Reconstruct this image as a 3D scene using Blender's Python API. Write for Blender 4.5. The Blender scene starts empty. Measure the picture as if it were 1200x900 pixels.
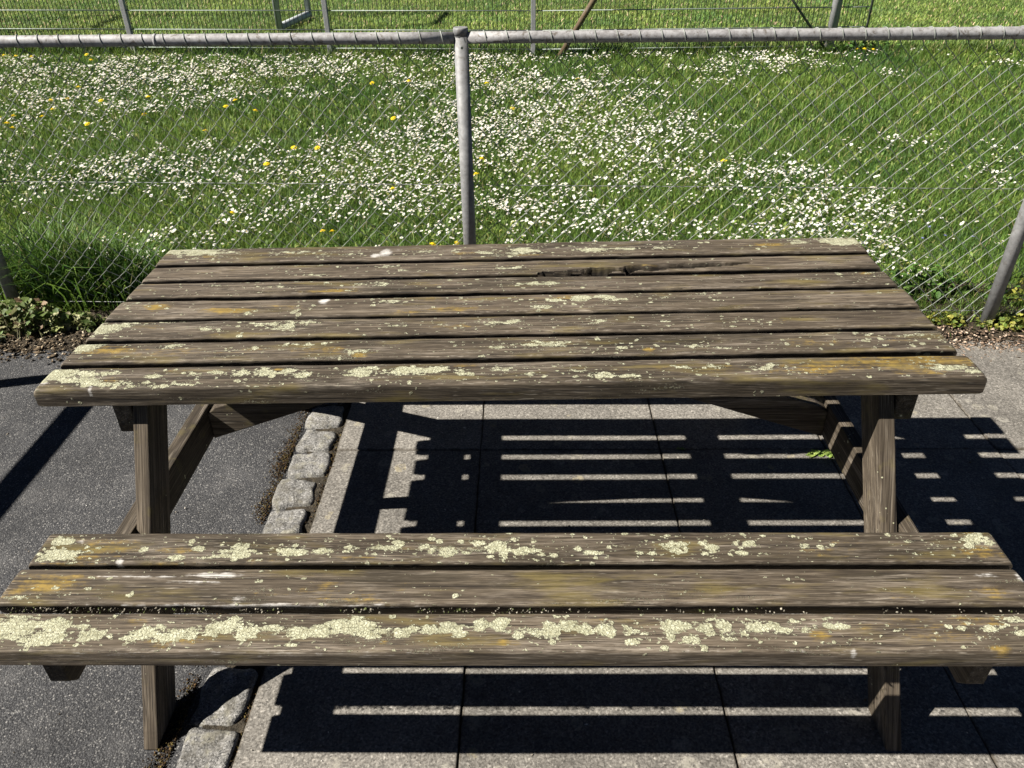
import bpy, bmesh, math, random
import numpy as np
from mathutils import Vector, Matrix, noise as mnoise

rng = np.random.default_rng(11)
random.seed(5)
scene = bpy.context.scene
COL = scene.collection
R = math.radians

# ------------------------------------------------------------------ camera
cam = bpy.data.cameras.new('camera')
cam.sensor_width = 36.0
cam.lens = 27.0
cam.clip_start = 0.05
cam.clip_end = 2000
co = bpy.data.objects.new('camera', cam)
COL.objects.link(co)
PITCH, YAW, ROLL = 0.57603, -0.01827, -0.01289
cp, sp = math.cos(PITCH), math.sin(PITCH)
cy_, sy_ = math.cos(YAW), math.sin(YAW)
fwd = Vector((sy_*cp, cy_*cp, -sp))
right = Vector((cy_, -sy_, 0))
up = right.cross(fwd)
r2 = math.cos(ROLL)*right + math.sin(ROLL)*up
u2 = -math.sin(ROLL)*right + math.cos(ROLL)*up
M = Matrix((r2, u2, -fwd)).transposed().to_4x4()
M.translation = Vector((0.0424, -1.3362, 1.6158))
co.matrix_world = M
scene.camera = co

# ------------------------------------------------------------------ sky, sun, exposure
SUNV = Vector((-0.9547, -0.2295, 1.0)).normalized()
w = bpy.data.worlds.new('World')
scene.world = w
w.use_nodes = True
nt = w.node_tree
sky = nt.nodes.new('ShaderNodeTexSky')
sky.sky_type = 'NISHITA'
sky.sun_disc = False
sky.sun_elevation = math.asin(SUNV.z)
sky.sun_rotation = math.atan2(SUNV.x, SUNV.y) % (2*math.pi)
bg = nt.nodes['Background']
sky.air_density = 0.14
sky.dust_density = 0.0
sky.altitude = 300
bg.inputs['Strength'].default_value = 0.05
nt.links.new(sky.outputs[0], bg.inputs[0])
sl = bpy.data.lights.new('sun', 'SUN')
sl.energy = 5.0
sl.angle = R(0.53)
sl.color = (1.0, 0.95, 0.87)
so = bpy.data.objects.new('sun', sl)
COL.objects.link(so)
so.rotation_euler = SUNV.to_track_quat('Z', 'Y').to_euler()
vs = scene.view_settings
vs.view_transform = 'Standard'
vs.look = 'None'
vs.gamma = 1.0
vs.use_curve_mapping = False
vs.exposure = 1.35
scene.cycles.max_bounces = 6
scene.cycles.diffuse_bounces = 3

# ------------------------------------------------------------------ helpers
def tag(o, label=None, cat=None, group=None, kind=None):
    if label: o['label'] = label
    if cat: o['category'] = cat
    if group: o['group'] = group
    if kind: o['kind'] = kind
    return o

def empty(name, loc=(0, 0, 0)):
    o = bpy.data.objects.new(name, None)
    COL.objects.link(o)
    o.location = loc
    o.empty_display_size = .1
    return o

def link_mesh(name, me, parent=None):
    o = bpy.data.objects.new(name, me)
    COL.objects.link(o)
    if parent is not None:
        o.parent = parent
        o.matrix_parent_inverse = Matrix.Translation(-Vector(parent.location))
    return o

def np_mesh(name, V, polys, mats, smooth=False, colattr=None, floats=None, mi=None):
    """V (n,3); polys: list of (k,m) index arrays"""
    me = bpy.data.meshes.new(name)
    V = np.asarray(V, np.float32)
    me.vertices.add(len(V))
    me.vertices.foreach_set('co', V.ravel())
    polys = [np.asarray(p, np.int32) for p in polys if len(p)]
    nl = sum(p.size for p in polys)
    npoly = sum(len(p) for p in polys)
    me.loops.add(nl)
    me.loops.foreach_set('vertex_index', np.concatenate([p.ravel() for p in polys]))
    me.polygons.add(npoly)
    tot = np.concatenate([np.full(len(p), p.shape[1], np.int32) for p in polys])
    st = np.concatenate([[0], np.cumsum(tot)[:-1]]).astype(np.int32)
    me.polygons.foreach_set('loop_start', st)
    me.polygons.foreach_set('loop_total', tot)
    if mi is not None:
        me.polygons.foreach_set('material_index', np.asarray(mi, np.int32))
    me.update(calc_edges=True)
    if smooth:
        me.polygons.foreach_set('use_smooth', np.ones(npoly, bool))
    if colattr is not None:
        a = me.color_attributes.new('tint', 'FLOAT_COLOR', 'POINT')
        c = np.ones((len(V), 4), np.float32)
        c[:, :3] = colattr
        a.data.foreach_set('color', c.ravel())
    if floats:
        for k, v in floats.items():
            a = me.attributes.new(k, 'FLOAT', 'POINT')
            a.data.foreach_set('value', np.asarray(v, np.float32))
    for m in (mats if isinstance(mats, (list, tuple)) else [mats]):
        me.materials.append(m)
    return me

class MB:
    def __init__(s):
        s.bm = bmesh.new()
    def prism(s, poly, x0, x1, shear=None, bevel=0.0):
        """polygon in (y,z) extruded along x; shear(z)->dx"""
        bm = bmesh.new()
        f = shear or (lambda z: 0.0)
        a = [bm.verts.new((x0+f(z), y, z)) for y, z in poly]
        b = [bm.verts.new((x1+f(z), y, z)) for y, z in poly]
        n = len(poly)
        bm.faces.new(a); bm.faces.new(b[::-1])
        for i in range(n):
            j = (i+1) % n
            bm.faces.new((a[j], a[i], b[i], b[j]))
        s._fin(bm, bevel)
    def prism_y(s, poly, y0, y1, bevel=0.0):
        bm = bmesh.new()
        a = [bm.verts.new((x, y0, z)) for x, z in poly]
        b = [bm.verts.new((x, y1, z)) for x, z in poly]
        n = len(poly)
        bm.faces.new(a); bm.faces.new(b[::-1])
        for i in range(n):
            j = (i+1) % n
            bm.faces.new((a[j], a[i], b[i], b[j]))
        s._fin(bm, bevel)
    def box(s, x0, x1, y0, y1, z0, z1, bevel=0.0):
        s.prism([(y0, z0), (y1, z0), (y1, z1), (y0, z1)], x0, x1, None, bevel)
    def _fin(s, bm, bevel):
        bmesh.ops.recalc_face_normals(bm, faces=bm.faces)
        if bevel > 0:
            bmesh.ops.bevel(bm, geom=list(bm.edges), offset=bevel, segments=2, affect='EDGES', profile=.6)
        me = bpy.data.meshes.new('tmp')
        bm.to_mesh(me); bm.free()
        s.bm.from_mesh(me)
        bpy.data.meshes.remove(me)
    def tube(s, pts, r, n=8, cap=True):
        pts = [Vector(p) for p in pts]
        rings = []
        m = len(pts)
        rr = r if isinstance(r, (list, tuple)) else [r]*m
        ref = None
        for i, p in enumerate(pts):
            t = (pts[min(i+1, m-1)]-pts[max(i-1, 0)]).normalized()
            if ref is None:
                ref = Vector((0, 0, 1)) if abs(t.z) < .9 else Vector((1, 0, 0))
            x = t.cross(ref)
            if x.length < 1e-4: x = t.orthogonal()
            x.normalize(); y = t.cross(x).normalized()
            ref = -y if ref.dot(y) < 0 else y
            rings.append([s.bm.verts.new(p+rr[i]*(math.cos(a)*x+math.sin(a)*y)) for a in [2*math.pi*k/n for k in range(n)]])
        for i in range(m-1):
            for k in range(n):
                l = (k+1) % n
                f = s.bm.faces.new((rings[i][k], rings[i][l], rings[i+1][l], rings[i+1][k]))
                f.smooth = True
        if cap:
            s.bm.faces.new(rings[0][::-1]); s.bm.faces.new(rings[-1])
    def build(s, name, mat, parent=None):
        bmesh.ops.recalc_face_normals(s.bm, faces=s.bm.faces)
        me = bpy.data.meshes.new(name)
        s.bm.to_mesh(me); s.bm.free()
        me.materials.append(mat)
        return link_mesh(name, me, parent)

# ---- node helpers
class NT:
    def __init__(s, name):
        s.m = bpy.data.materials.new(name)
        s.m.use_nodes = True
        s.t = s.m.node_tree
        s.p = s.t.nodes['Principled BSDF']
        s.p.inputs['Roughness'].default_value = .85
        s.p.inputs['Specular IOR Level'].default_value = .25
    def n(s, typ, **kw):
        x = s.t.nodes.new(typ)
        for k, v in kw.items(): setattr(x, k, v)
        return x
    def l(s, a, b): s.t.links.new(a, b)
    def coord(s): return s.n('ShaderNodeTexCoord').outputs['Object']
    def geo(s): return s.n('ShaderNodeNewGeometry').outputs['Position']
    def mapping(s, v, scale=(1, 1, 1), loc=None):
        x = s.n('ShaderNodeMapping'); s.l(v, x.inputs[0]); x.inputs['Scale'].default_value = scale
        if loc is not None:
            if isinstance(loc, (tuple, list)): x.inputs['Location'].default_value = loc
            else: s.l(loc, x.inputs['Location'])
        return x.outputs[0]
    def noise(s, v, scale, detail=3, rough=.55, dist=0.):
        x = s.n('ShaderNodeTexNoise'); s.l(v, x.inputs['Vector'])
        x.inputs['Scale'].default_value = scale; x.inputs['Detail'].default_value = detail
        x.inputs['Roughness'].default_value = rough; x.inputs['Distortion'].default_value = dist
        return x.outputs['Fac']
    def voro(s, v, scale, feature='F1', out='Distance', rand=1.):
        x = s.n('ShaderNodeTexVoronoi', feature=feature); s.l(v, x.inputs['Vector'])
        x.inputs['Scale'].default_value = scale; x.inputs['Randomness'].default_value = rand
        return x.outputs[out]
    def ramp(s, f, stops):
        x = s.n('ShaderNodeValToRGB'); s.l(f, x.inputs[0])
        e = x.color_ramp.elements
        while len(e) < len(stops): e.new(.5)
        for i, (p, c) in enumerate(stops):
            e[i].position = p
            e[i].color = (c, c, c, 1) if not isinstance(c, (tuple, list)) else (*c, 1)
        return x.outputs[0]
    def math(s, op, a, b=None, c=None, clamp=False):
        x = s.n('ShaderNodeMath', operation=op, use_clamp=clamp)
        for i, v in enumerate((a, b, c)):
            if v is None: continue
            if isinstance(v, (int, float)): x.inputs[i].default_value = v
            else: s.l(v, x.inputs[i])
        return x.outputs[0]
    def mix(s, f, a, b, mode='MIX'):
        x = s.n('ShaderNodeMix', data_type='RGBA', blend_type=mode)
        for sock, v in ((x.inputs[0], f), (x.inputs[6], a), (x.inputs[7], b)):
            if isinstance(v, (int, float)): sock.default_value = v
            elif isinstance(v, tuple): sock.default_value = (*v, 1)
            else: s.l(v, sock)
        return x.outputs[2]
    def attr(s, name, out='Fac'):
        x = s.n('ShaderNodeAttribute', attribute_name=name); return x.outputs[out]
    def smooth(s, v, lo, hi):
        x = s.n('ShaderNodeMapRange', interpolation_type='SMOOTHSTEP'); s.l(v, x.inputs[0])
        x.inputs[1].default_value = lo; x.inputs[2].default_value = hi
        return x.outputs[0]
    def bump(s, h, dist, strength=1., prev=None):
        x = s.n('ShaderNodeBump'); s.l(h, x.inputs['Height']); x.inputs['Distance'].default_value = dist
        x.inputs['Strength'].default_value = strength
        if prev is not None: s.l(prev, x.inputs['Normal'])
        return x.outputs[0]
    def base(s, c):
        if isinstance(c, tuple): s.p.inputs['Base Color'].default_value = (*c, 1)
        else: s.l(c, s.p.inputs['Base Color'])
    def normal(s, nrm): s.l(nrm, s.p.inputs['Normal'])

# ------------------------------------------------------------------ materials
def mat_wood(name, painted=True, dark=1.0, axis='X', ang=0.0):
    k = NT(name)
    g = k.coord()
    oi = k.n('ShaderNodeObjectInfo')
    off = k.n('ShaderNodeVectorMath', operation='SCALE')
    cmb = k.n('ShaderNodeCombineXYZ')
    for i in range(3): k.l(oi.outputs['Random'], cmb.inputs[i])
    k.l(cmb.outputs[0], off.inputs[0]); off.inputs['Scale'].default_value = 37.0
    add = k.n('ShaderNodeVectorMath', operation='ADD'); k.l(g, add.inputs[0]); k.l(off.outputs[0], add.inputs[1])
    v = add.outputs[0]
    if painted:
        gv = k.mapping(v, (3.4, 120, 120)); fv = k.mapping(v, (15, 560, 560)); sv = k.mapping(v, (5, 14, 14)); kv = k.mapping(v, (3.5, 30, 30))
    else:   # grain follows the timber's length
        vr = k.n('ShaderNodeVectorRotate', rotation_type='AXIS_ANGLE'); k.l(v, vr.inputs['Vector'])
        vr.inputs['Axis'].default_value = (1, 0, 0) if axis == 'Z' else (0, 1, 0)
        vr.inputs['Angle'].default_value = ang
        sc_ = lambda lo, hi: tuple(lo if q == axis else hi for q in 'XYZ')
        gv = k.mapping(vr.outputs[0], sc_(2.4, 95)); fv = k.mapping(vr.outputs[0], sc_(7, 480)); sv = k.mapping(vr.outputs[0], sc_(4, 14)); kv = k.mapping(vr.outputs[0], sc_(3, 40))
    grain = k.noise(gv, 1, 5, .6, .35)
    fine = k.noise(fv, 1, 4, .7)
    big = k.noise(sv, 1, 4, .6)
    streak = k.noise(kv, 1, 4, .65, .5)
    f = k.math('ADD', k.math('MULTIPLY', grain, .44), k.math('ADD', k.math('MULTIPLY', fine, .56), k.math('MULTIPLY', big, .22)))
    d = dark
    col = k.ramp(f, [(.42, (.013*d, .010*d, .0075*d)), (.54, (.042*d, .033*d, .0235*d)), (.63, (.086*d, .070*d, .051*d)), (.74, (.185*d, .156*d, .120*d))])
    stain = k.smooth(k.noise(k.mapping(v, (2.6, 11, 11)), 1, 5, .65), .50, .70)
    col = k.mix(k.math('MULTIPLY', stain, .62), col, k.mix(.5, col, (.020, .019, .010), 'MULTIPLY'))
    col = k.mix(k.math('MULTIPLY', stain, .35), col, (.030, .026, .014))
    col = k.mix(1.0, col, k.ramp(oi.outputs['Random'], [(0, (.66, .635, .60)), (.5, (.83, .80, .765)), (1, (1.0, .965, .93))]), 'MULTIPLY')
    # bleached, silvery streaks
    sil = k.math('MULTIPLY', k.math('MULTIPLY', k.smooth(streak, .50, .72), k.smooth(fine, .40, .62)), .75)
    col = k.mix(sil, col, (.24, .205, .165))
    fib = k.smooth(k.noise(k.mapping(fv, (1.6, .6, .6)), 1, 2, .6), .60, .72)
    col = k.mix(k.math('MULTIPLY', k.math('MULTIPLY', fib, k.smooth(big, .40, .60)), .55), col, (.30, .265, .215))
    ln = k.noise(k.mapping(gv, (.5, .75, .75) if painted else (.7, .7, .7)), 1, 3, .6, .2)
    lines = k.smooth(k.math('ABSOLUTE', k.math('SUBTRACT', ln, .5)), .016, .004)
    lines = k.math('MULTIPLY', lines, k.smooth(big, .42, .56))
    col = k.mix(k.math('MULTIPLY', lines, .8), col, (.012, .009, .007))
    # tiny dark checks along the grain
    chk = k.smooth(grain, .36, .30)
    col = k.mix(k.math('MULTIPLY', chk, .85), col, (.012, .009, .007))
    nb = k.bump(k.math('SUBTRACT', k.math('ADD', grain, k.math('MULTIPLY', fine, .45)), k.math('MULTIPLY', lines, .6)), .0015, .7)
    if painted:
        nz = k.noise(k.mapping(v, (40, 60, 60)), 1, 5, .65)
        # yellow-ochre algae film
        yl = k.attr('yel')
        ym = k.smooth(k.math('ADD', yl, k.math('MULTIPLY', k.math('SUBTRACT', k.math('ADD', k.math('MULTIPLY', grain, .6), k.math('MULTIPLY', nz, .5)), .55), 2.2)), .42, .95)
        col = k.mix(k.math('MULTIPLY', k.math('MULTIPLY', ym, k.smooth(f, .46, .62)), .85), col, k.ramp(nz, [(.3, (.11, .075, .018)), (.7, (.27, .18, .036))]))
        # general faint olive growth
        ol = k.smooth(k.noise(k.mapping(v, (5, 26, 26)), 1, 4, .6), .52, .74)
        col = k.mix(k.math('MULTIPLY', k.math('MULTIPLY', ol, k.smooth(f, .44, .60)), .62), col, (.135, .105, .030))
        # bleached rims of the boards and the rotten split with painted shade
        ed = k.smooth(k.math('ADD', k.attr('rim'), k.math('MULTIPLY', k.math('SUBTRACT', nz, .5), 1.6)), .45, .95)
        col = k.mix(k.math('MULTIPLY', ed, .5), col, (.26, .225, .18))
        # white bare scratches and droppings
        wt = k.attr('white')
        wm = k.smooth(k.math('ADD', wt, k.math('MULTIPLY', k.math('SUBTRACT', k.math('ADD', k.math('MULTIPLY', fine, .5), k.math('MULTIPLY', nz, .6)), .55), 2.0)), .5, .95)
        col = k.mix(k.math('MULTIPLY', k.math('MULTIPLY', wm, k.smooth(fine, .32, .55)), .78), col, (.56, .54, .51))
        # pale crustose lichen
        ls = k.attr('lich')
        wob = k.n('ShaderNodeTexNoise'); k.l(v, wob.inputs['Vector']); wob.inputs['Scale'].default_value = 95; wob.inputs['Detail'].default_value = 4
        wv = k.n('ShaderNodeVectorMath', operation='MULTIPLY_ADD'); k.l(wob.outputs['Color'], wv.inputs[0]); wv.inputs[1].default_value = (.014,)*3; k.l(v, wv.inputs[2])
        vd = k.voro(wv.outputs[0], 85)
        vd2 = k.voro(wv.outputs[0], 210)
        nf = k.noise(k.mapping(v, (1, 1.25, 1)), 210, 4, .65)
        ng = k.noise(k.mapping(v, (.45, 1.2, 1)), 62, 4, .6)
        lf = k.math('ADD', k.math('SUBTRACT', k.math('MULTIPLY', ls, 1.25), k.math('ADD', k.math('MULTIPLY', vd, .55), k.math('MULTIPLY', vd2, .25))),
                    k.math('ADD', k.math('MULTIPLY', k.math('SUBTRACT', ng, .52), 2.3), k.math('MULTIPLY', k.math('SUBTRACT', nf, .5), .9)))
        # thin scatter of small thalli everywhere
        sc = k.smooth(k.math('ADD', k.voro(wv.outputs[0], 46), k.math('MULTIPLY', k.math('SUBTRACT', .60, k.noise(v, 9, 3, .6)), 2.0)), .19, .12)
        sc2 = k.smooth(k.math('ADD', nf, k.math('MULTIPLY', k.math('SUBTRACT', k.noise(k.mapping(v, (4, 26, 26)), 1, 3, .6), .62), 1.2)), .60, .66)
        def rosettes(scale, amt, r0, stretch=.8):
            vt = k.n('ShaderNodeTexVoronoi'); k.l(k.mapping(wv.outputs[0], (stretch, 1, 1)), vt.inputs['Vector']); vt.inputs['Scale'].default_value = scale
            sp3 = k.n('ShaderNodeSeparateColor'); k.l(vt.outputs['Color'], sp3.inputs[0])
            on = k.math('LESS_THAN', sp3.outputs[0], amt)
            rad = k.math('MULTIPLY_ADD', k.math('POWER', sp3.outputs[1], 2.0), r0, .08)
            return k.math('MULTIPLY', on, k.smooth(k.math('SUBTRACT', rad, vt.outputs['Distance']), 0., .05))
        hl = k.attr('halo')
        patch = k.smooth(k.noise(k.mapping(v, (3, 9, 9)), 1, 4, .6), .47, .70)
        amt = k.math('MULTIPLY_ADD', hl, .50, k.math('MULTIPLY_ADD', patch, .16, .012))
        rs = k.math('MAXIMUM', rosettes(58, k.math('MULTIPLY', amt, .8), .36), k.math('MAXIMUM', rosettes(115, k.math('MULTIPLY', amt, .8), .42, .5), k.math('MULTIPLY', rosettes(250, k.math('MULTIPLY', amt, 1.1), .45, .4), .8)))
        topm = k.attr('top')
        rs = k.math('MULTIPLY', rs, topm)
        lm0 = k.math('MAXIMUM', k.smooth(lf, .24, .36), rs)
        lm = k.math('MAXIMUM', lm0, k.math('MAXIMUM', k.math('MULTIPLY', sc, .75), k.math('MULTIPLY', sc2, .55)))
        crack = k.smooth(k.voro(wv.outputs[0], 150, 'DISTANCE_TO_EDGE'), 0.0, .2)
        lc = k.ramp(k.math('ADD', k.math('MULTIPLY', k.noise(v, 45, 4, .6), .5), k.math('MULTIPLY', k.noise(v, 240, 3, .6), .5)), [(.32, (.17, .17, .11)), (.46, (.31, .31, .215)), (.58, (.42, .42, .30)), (.7, (.51, .51, .40))])
        lc = k.mix(k.math('MULTIPLY', k.math('SUBTRACT', 1.0, crack), .6), lc, (.17, .155, .085))
        lm = k.math('MULTIPLY', lm, k.math('SUBTRACT', 1.0, k.math('MULTIPLY', k.smooth(nf, .60, .68), .75)))
        rot = k.attr('rot')
        lm = k.math('MULTIPLY', lm, k.math('SUBTRACT', 1.0, rot))
        col = k.mix(lm, col, lc)
        col = k.mix(rot, col, (.009, .007, .005))  # rotten wood plus the hollow's shade, painted near black
        nb = k.bump(k.math('MULTIPLY', lm, k.math('ADD', .7, k.math('MULTIPLY', crack, .35))), .0022, .9, nb)
    else:
        ol = k.smooth(k.noise(v, 14, 4, .65), .55, .72)
        col = k.mix(k.math('MULTIPLY', ol, .45), col, (.12, .10, .035))
        sp_ = k.smooth(k.math('ADD', k.voro(v, 80), k.math('MULTIPLY', k.math('SUBTRACT', .66, k.noise(v, 12, 3, .6)), 2.0)), .2, .14)
        col = k.mix(k.math('MULTIPLY', sp_, .8), col, (.46, .46, .30))
    k.base(col); k.normal(nb)
    k.p.inputs['Roughness'].default_value = .8
    return k.m

def mat_asphalt():
    k = NT('asphalt')
    g = k.geo()
    vc = k.n('ShaderNodeTexVoronoi'); k.l(g, vc.inputs['Vector']); vc.inputs['Scale'].default_value = 240
    vd = vc.outputs['Distance']
    bw = k.n('ShaderNodeSeparateColor'); k.l(vc.outputs['Color'], bw.inputs[0])
    v2 = k.n('ShaderNodeTexVoronoi'); k.l(g, v2.inputs['Vector']); v2.inputs['Scale'].default_value = 400
    b2 = k.n('ShaderNodeSeparateColor'); k.l(v2.outputs['Color'], b2.inputs[0])
    stone = k.ramp(bw.outputs[0], [(0, (.020, .0205, .022)), (.55, (.044, .0445, .047)), (.84, (.085, .084, .083)), (.94, (.19, .185, .175)), (1, (.36, .345, .32))])
    st2 = k.ramp(b2.outputs[0], [(0, (.020, .021, .023)), (.6, (.05, .05, .052)), (.9, (.125, .123, .12)), (1, (.34, .33, .31))])
    stone = k.mix(.45, stone, st2)
    gap = k.smooth(vd, .42, .62)
    col = k.mix(k.math('MULTIPLY', gap, .75), stone, (.020, .020, .022))
    lo = k.noise(g, 2.6, 5, .6)
    col = k.mix(1.0, col, k.ramp(lo, [(.3, .78), (.7, 1.2)]), 'MULTIPLY')
    wn = k.noise(g, .9, 3, .6, 1.)
    col = k.mix(1.0, col, k.ramp(wn, [(.35, .62), (.5, .86), (.62, .98)]), 'MULTIPLY')
    # thin dusty film, lighter in patches
    col = k.mix(k.math('MULTIPLY', k.smooth(k.noise(g, 7, 5, .65), .48, .75), .25), col, (.15, .145, .14))
    k.base(col)
    h = k.math('SUBTRACT', 1.0, vd)
    nb = k.bump(k.noise(g, 60, 3, .6), .004, .5)
    k.normal(k.bump(k.math('ADD', h, k.math('MULTIPLY', bw.outputs[1], .6)), .0022, .9, nb))
    k.p.inputs['Roughness'].default_value = .75
    return k.m

def mat_paver():
    k = NT('concrete_paver')
    g = k.geo()
    oi = k.attr('shade')
    f = k.noise(g, 170, 5, .75)
    col = k.ramp(f, [(.33, (.070, .063, .054)), (.5, (.160, .148, .130)), (.62, (.228, .213, .190)), (.74, (.375, .355, .32))])
    vs_ = k.n('ShaderNodeTexVoronoi'); k.l(g, vs_.inputs['Vector']); vs_.inputs['Scale'].default_value = 210
    sq = k.n('ShaderNodeSeparateColor'); k.l(vs_.outputs['Color'], sq.inputs[0])
    col = k.mix(1.0, col, k.ramp(sq.outputs[0], [(0, .62), (.5, .98), (.9, 1.2), (1, 1.7)]), 'MULTIPLY')
    col = k.mix(1.0, col, k.ramp(oi, [(0, .82), (1, 1.14)]), 'MULTIPLY')
    lo = k.noise(g, 5, 6, .65)
    col = k.mix(1.0, col, k.ramp(lo, [(.28, .66), (.7, 1.15)]), 'MULTIPLY')
    # round lichen stains
    wob = k.n('ShaderNodeTexNoise'); k.l(g, wob.inputs['Vector']); wob.inputs['Scale'].default_value = 26; wob.inputs['Detail'].default_value = 3
    wv = k.n('ShaderNodeVectorMath', operation='MULTIPLY_ADD'); k.l(wob.outputs['Color'], wv.inputs[0]); wv.inputs[1].default_value = (.02,)*3; k.l(g, wv.inputs[2])
    vx = k.n('ShaderNodeTexVoronoi'); k.l(wv.outputs[0], vx.inputs['Vector']); vx.inputs['Scale'].default_value = 17
    sc = k.n('ShaderNodeSeparateColor'); k.l(vx.outputs['Color'], sc.inputs[0])
    rad = k.math('MULTIPLY', k.smooth(sc.outputs[0], .35, 1.0), .42)
    m = k.smooth(k.math('SUBTRACT', rad, vx.outputs['Distance']), .0, .07)
    m = k.math('MULTIPLY', m, k.smooth(k.noise(g, 70, 4, .7), .38, .6))
    col = k.mix(k.math('MULTIPLY', m, .42), col, k.ramp(sc.outputs[1], [(0, (.33, .28, .16)), (.5, (.36, .34, .29)), (1, (.27, .25, .19))]))
    # dirt toward the joints comes from the joint attribute
    j = k.attr('joint')
    jm = k.smooth(k.math('ADD', j, k.math('MULTIPLY', k.math('SUBTRACT', k.noise(g, 38, 4, .6), .5), .9)), .45, .9)
    col = k.mix(k.math('MULTIPLY', jm, .8), col, (.045, .036, .024))
    k.base(col)
    k.normal(k.bump(f, .0015, .8))
    k.p.inputs['Roughness'].default_value = .8
    return k.m

def mat_granite():
    k = NT('granite_cobble')
    g = k.geo()
    vx = k.n('ShaderNodeTexVoronoi'); k.l(g, vx.inputs['Vector']); vx.inputs['Scale'].default_value = 300
    s = k.n('ShaderNodeSeparateColor'); k.l(vx.outputs['Color'], s.inputs[0])
    col = k.ramp(s.outputs[0], [(0, (.05, .05, .05)), (.3, (.14, .135, .127)), (.75, (.215, .208, .195)), (1, (.34, .33, .315))])
    col = k.mix(1.0, col, k.ramp(k.noise(g, 7, 2, .5), [(.35, .66), (.65, 1.02)]), 'MULTIPLY')
    col = k.mix(k.math('MULTIPLY', k.smooth(k.noise(g, 30, 5, .65), .5, .68), .55), col, (.25, .235, .175))
    col = k.mix(k.math('MULTIPLY', k.smooth(k.noise(g, 22, 5, .7), .46, .66), .65), col, (.085, .078, .062))
    k.base(col)
    k.normal(k.bump(k.noise(g, 90, 5, .65), .006, .8))
    return k.m

def mat_tint(name, rough=.8, transl=0.0, var=0.25, scale=30, spec=.2):
    """base colour from the mesh's own tint attribute"""
    k = NT(name)
    c = k.attr('tint', 'Color')
    if var:
        c = k.mix(1.0, c, k.ramp(k.noise(k.geo(), scale, 3, .6), [(.3, 1-var), (.7, 1+var)]), 'MULTIPLY')
    k.base(c)
    k.p.inputs['Roughness'].default_value = rough
    k.p.inputs['Specular IOR Level'].default_value = spec
    if transl:
        tr = k.n('ShaderNodeBsdfTranslucent'); k.l(c, tr.inputs[0])
        mx = k.n('ShaderNodeMixShader'); mx.inputs[0].default_value = transl
        out = k.t.nodes['Material Output']
        k.l(k.p.outputs[0], mx.inputs[1]); k.l(tr.outputs[0], mx.inputs[2]); k.l(mx.outputs[0], out.inputs[0])
    return k.m

def mat_soil(name, a, b, c):
    k = NT(name)
    g = k.geo()
    k.base(k.ramp(k.noise(g, 45, 6, .7), [(.3, a), (.52, b), (.72, c)]))
    k.normal(k.bump(k.noise(g, 80, 5, .7), .02, 1))
    return k.m

def mat_turf():
    k = NT('turf')
    g = k.geo()
    n1 = k.noise(g, 1.1, 4, .6); n2 = k.noise(g, 60, 5, .7)
    col = k.ramp(k.math('ADD', k.math('MULTIPLY', n1, .4), k.math('MULTIPLY', n2, .6)), [(.3, (.020, .030, .008)), (.5, (.05, .085, .017)), (.7, (.10, .14, .035))])
    k.base(col)
    k.normal(k.bump(n2, .05, 1))
    return k.m

def mat_galv(name, light=(.20, .20, .20), dark=(.11, .11, .108), rust=.5, metal=.12):
    k = NT(name)
    g = k.geo()
    n = k.noise(g, 55, 5, .65); m = k.noise(g, 9, 4, .6)
    col = k.ramp(n, [(.35, dark), (.6, light)])
    col = k.mix(.4, col, light)
    col = k.mix(k.math('MULTIPLY', k.smooth(k.noise(g, 38, 5, .7, .6), .56, .64), rust), col, (.10, .085, .07))
    col = k.mix(k.math('MULTIPLY', k.smooth(m, .5, .75), .3), col, (.5, .5, .49))
    k.base(col)
    k.p.inputs['Metallic'].default_value = metal
    k.p.inputs['Roughness'].default_value = .62
    k.p.inputs['Specular IOR Level'].default_value = .35
    k.normal(k.bump(n, .0012, .5))
    return k.m

W_PLANK = mat_wood('weathered_plank')
W_LEG = mat_wood('weathered_leg_timber', False, 1.0, 'Z', R(29.7))
W_LEGR = mat_wood('weathered_rear_leg_timber', False, 1.0, 'Z', R(-29.7))
W_BEAM = mat_wood('weathered_beam_timber', False, .85, 'Y')
W_BRACE = mat_wood('weathered_brace_timber', False, .85, 'X')
ASPH = mat_asphalt(); PAVER = mat_paver(); GRANITE = mat_granite()
SOIL = mat_soil('dark_soil', (.018, .014, .009), (.05, .038, .024), (.12, .092, .058))
JOINT = mat_soil('joint_soil', (.018, .015, .010), (.045, .037, .026), (.09, .072, .045))
TURF = mat_turf()
BLADE = mat_tint('grass_blade', .55, .35, .0, spec=.3)
LEAF = mat_tint('leaf', .55, .3, .25, 60, spec=.3)
PETAL = mat_tint('petal', .7, .25, .0)
CRUMB = mat_tint('litter_crumb', .9, 0, .3, 90)
GALV = mat_galv('galvanised_steel')
RAILM = mat_galv('weathered_galvanised_rail', (.29, .285, .285), (.09, .08, .075), .9)
WIRE = mat_galv('galvanised_wire', (.25, .265, .24), (.12, .13, .11), .3, .3)
FPOST = mat_galv('pale_fence_post', (.34, .34, .345), (.22, .22, .22), .3)
GREENW = mat_galv('grey_green_coated_wire', (.24, .28, .24), (.16, .19, .16), .1)
DARKW = mat_galv('dark_coated_wire', (.07, .085, .07), (.04, .05, .04), .1)
GOALM = mat_galv('white_grey_goal_tube', (.46, .49, .50), (.34, .36, .37), .1)
BROWNP = mat_galv('brown_pole', (.16, .115, .07), (.09, .065, .04), .3)
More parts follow.
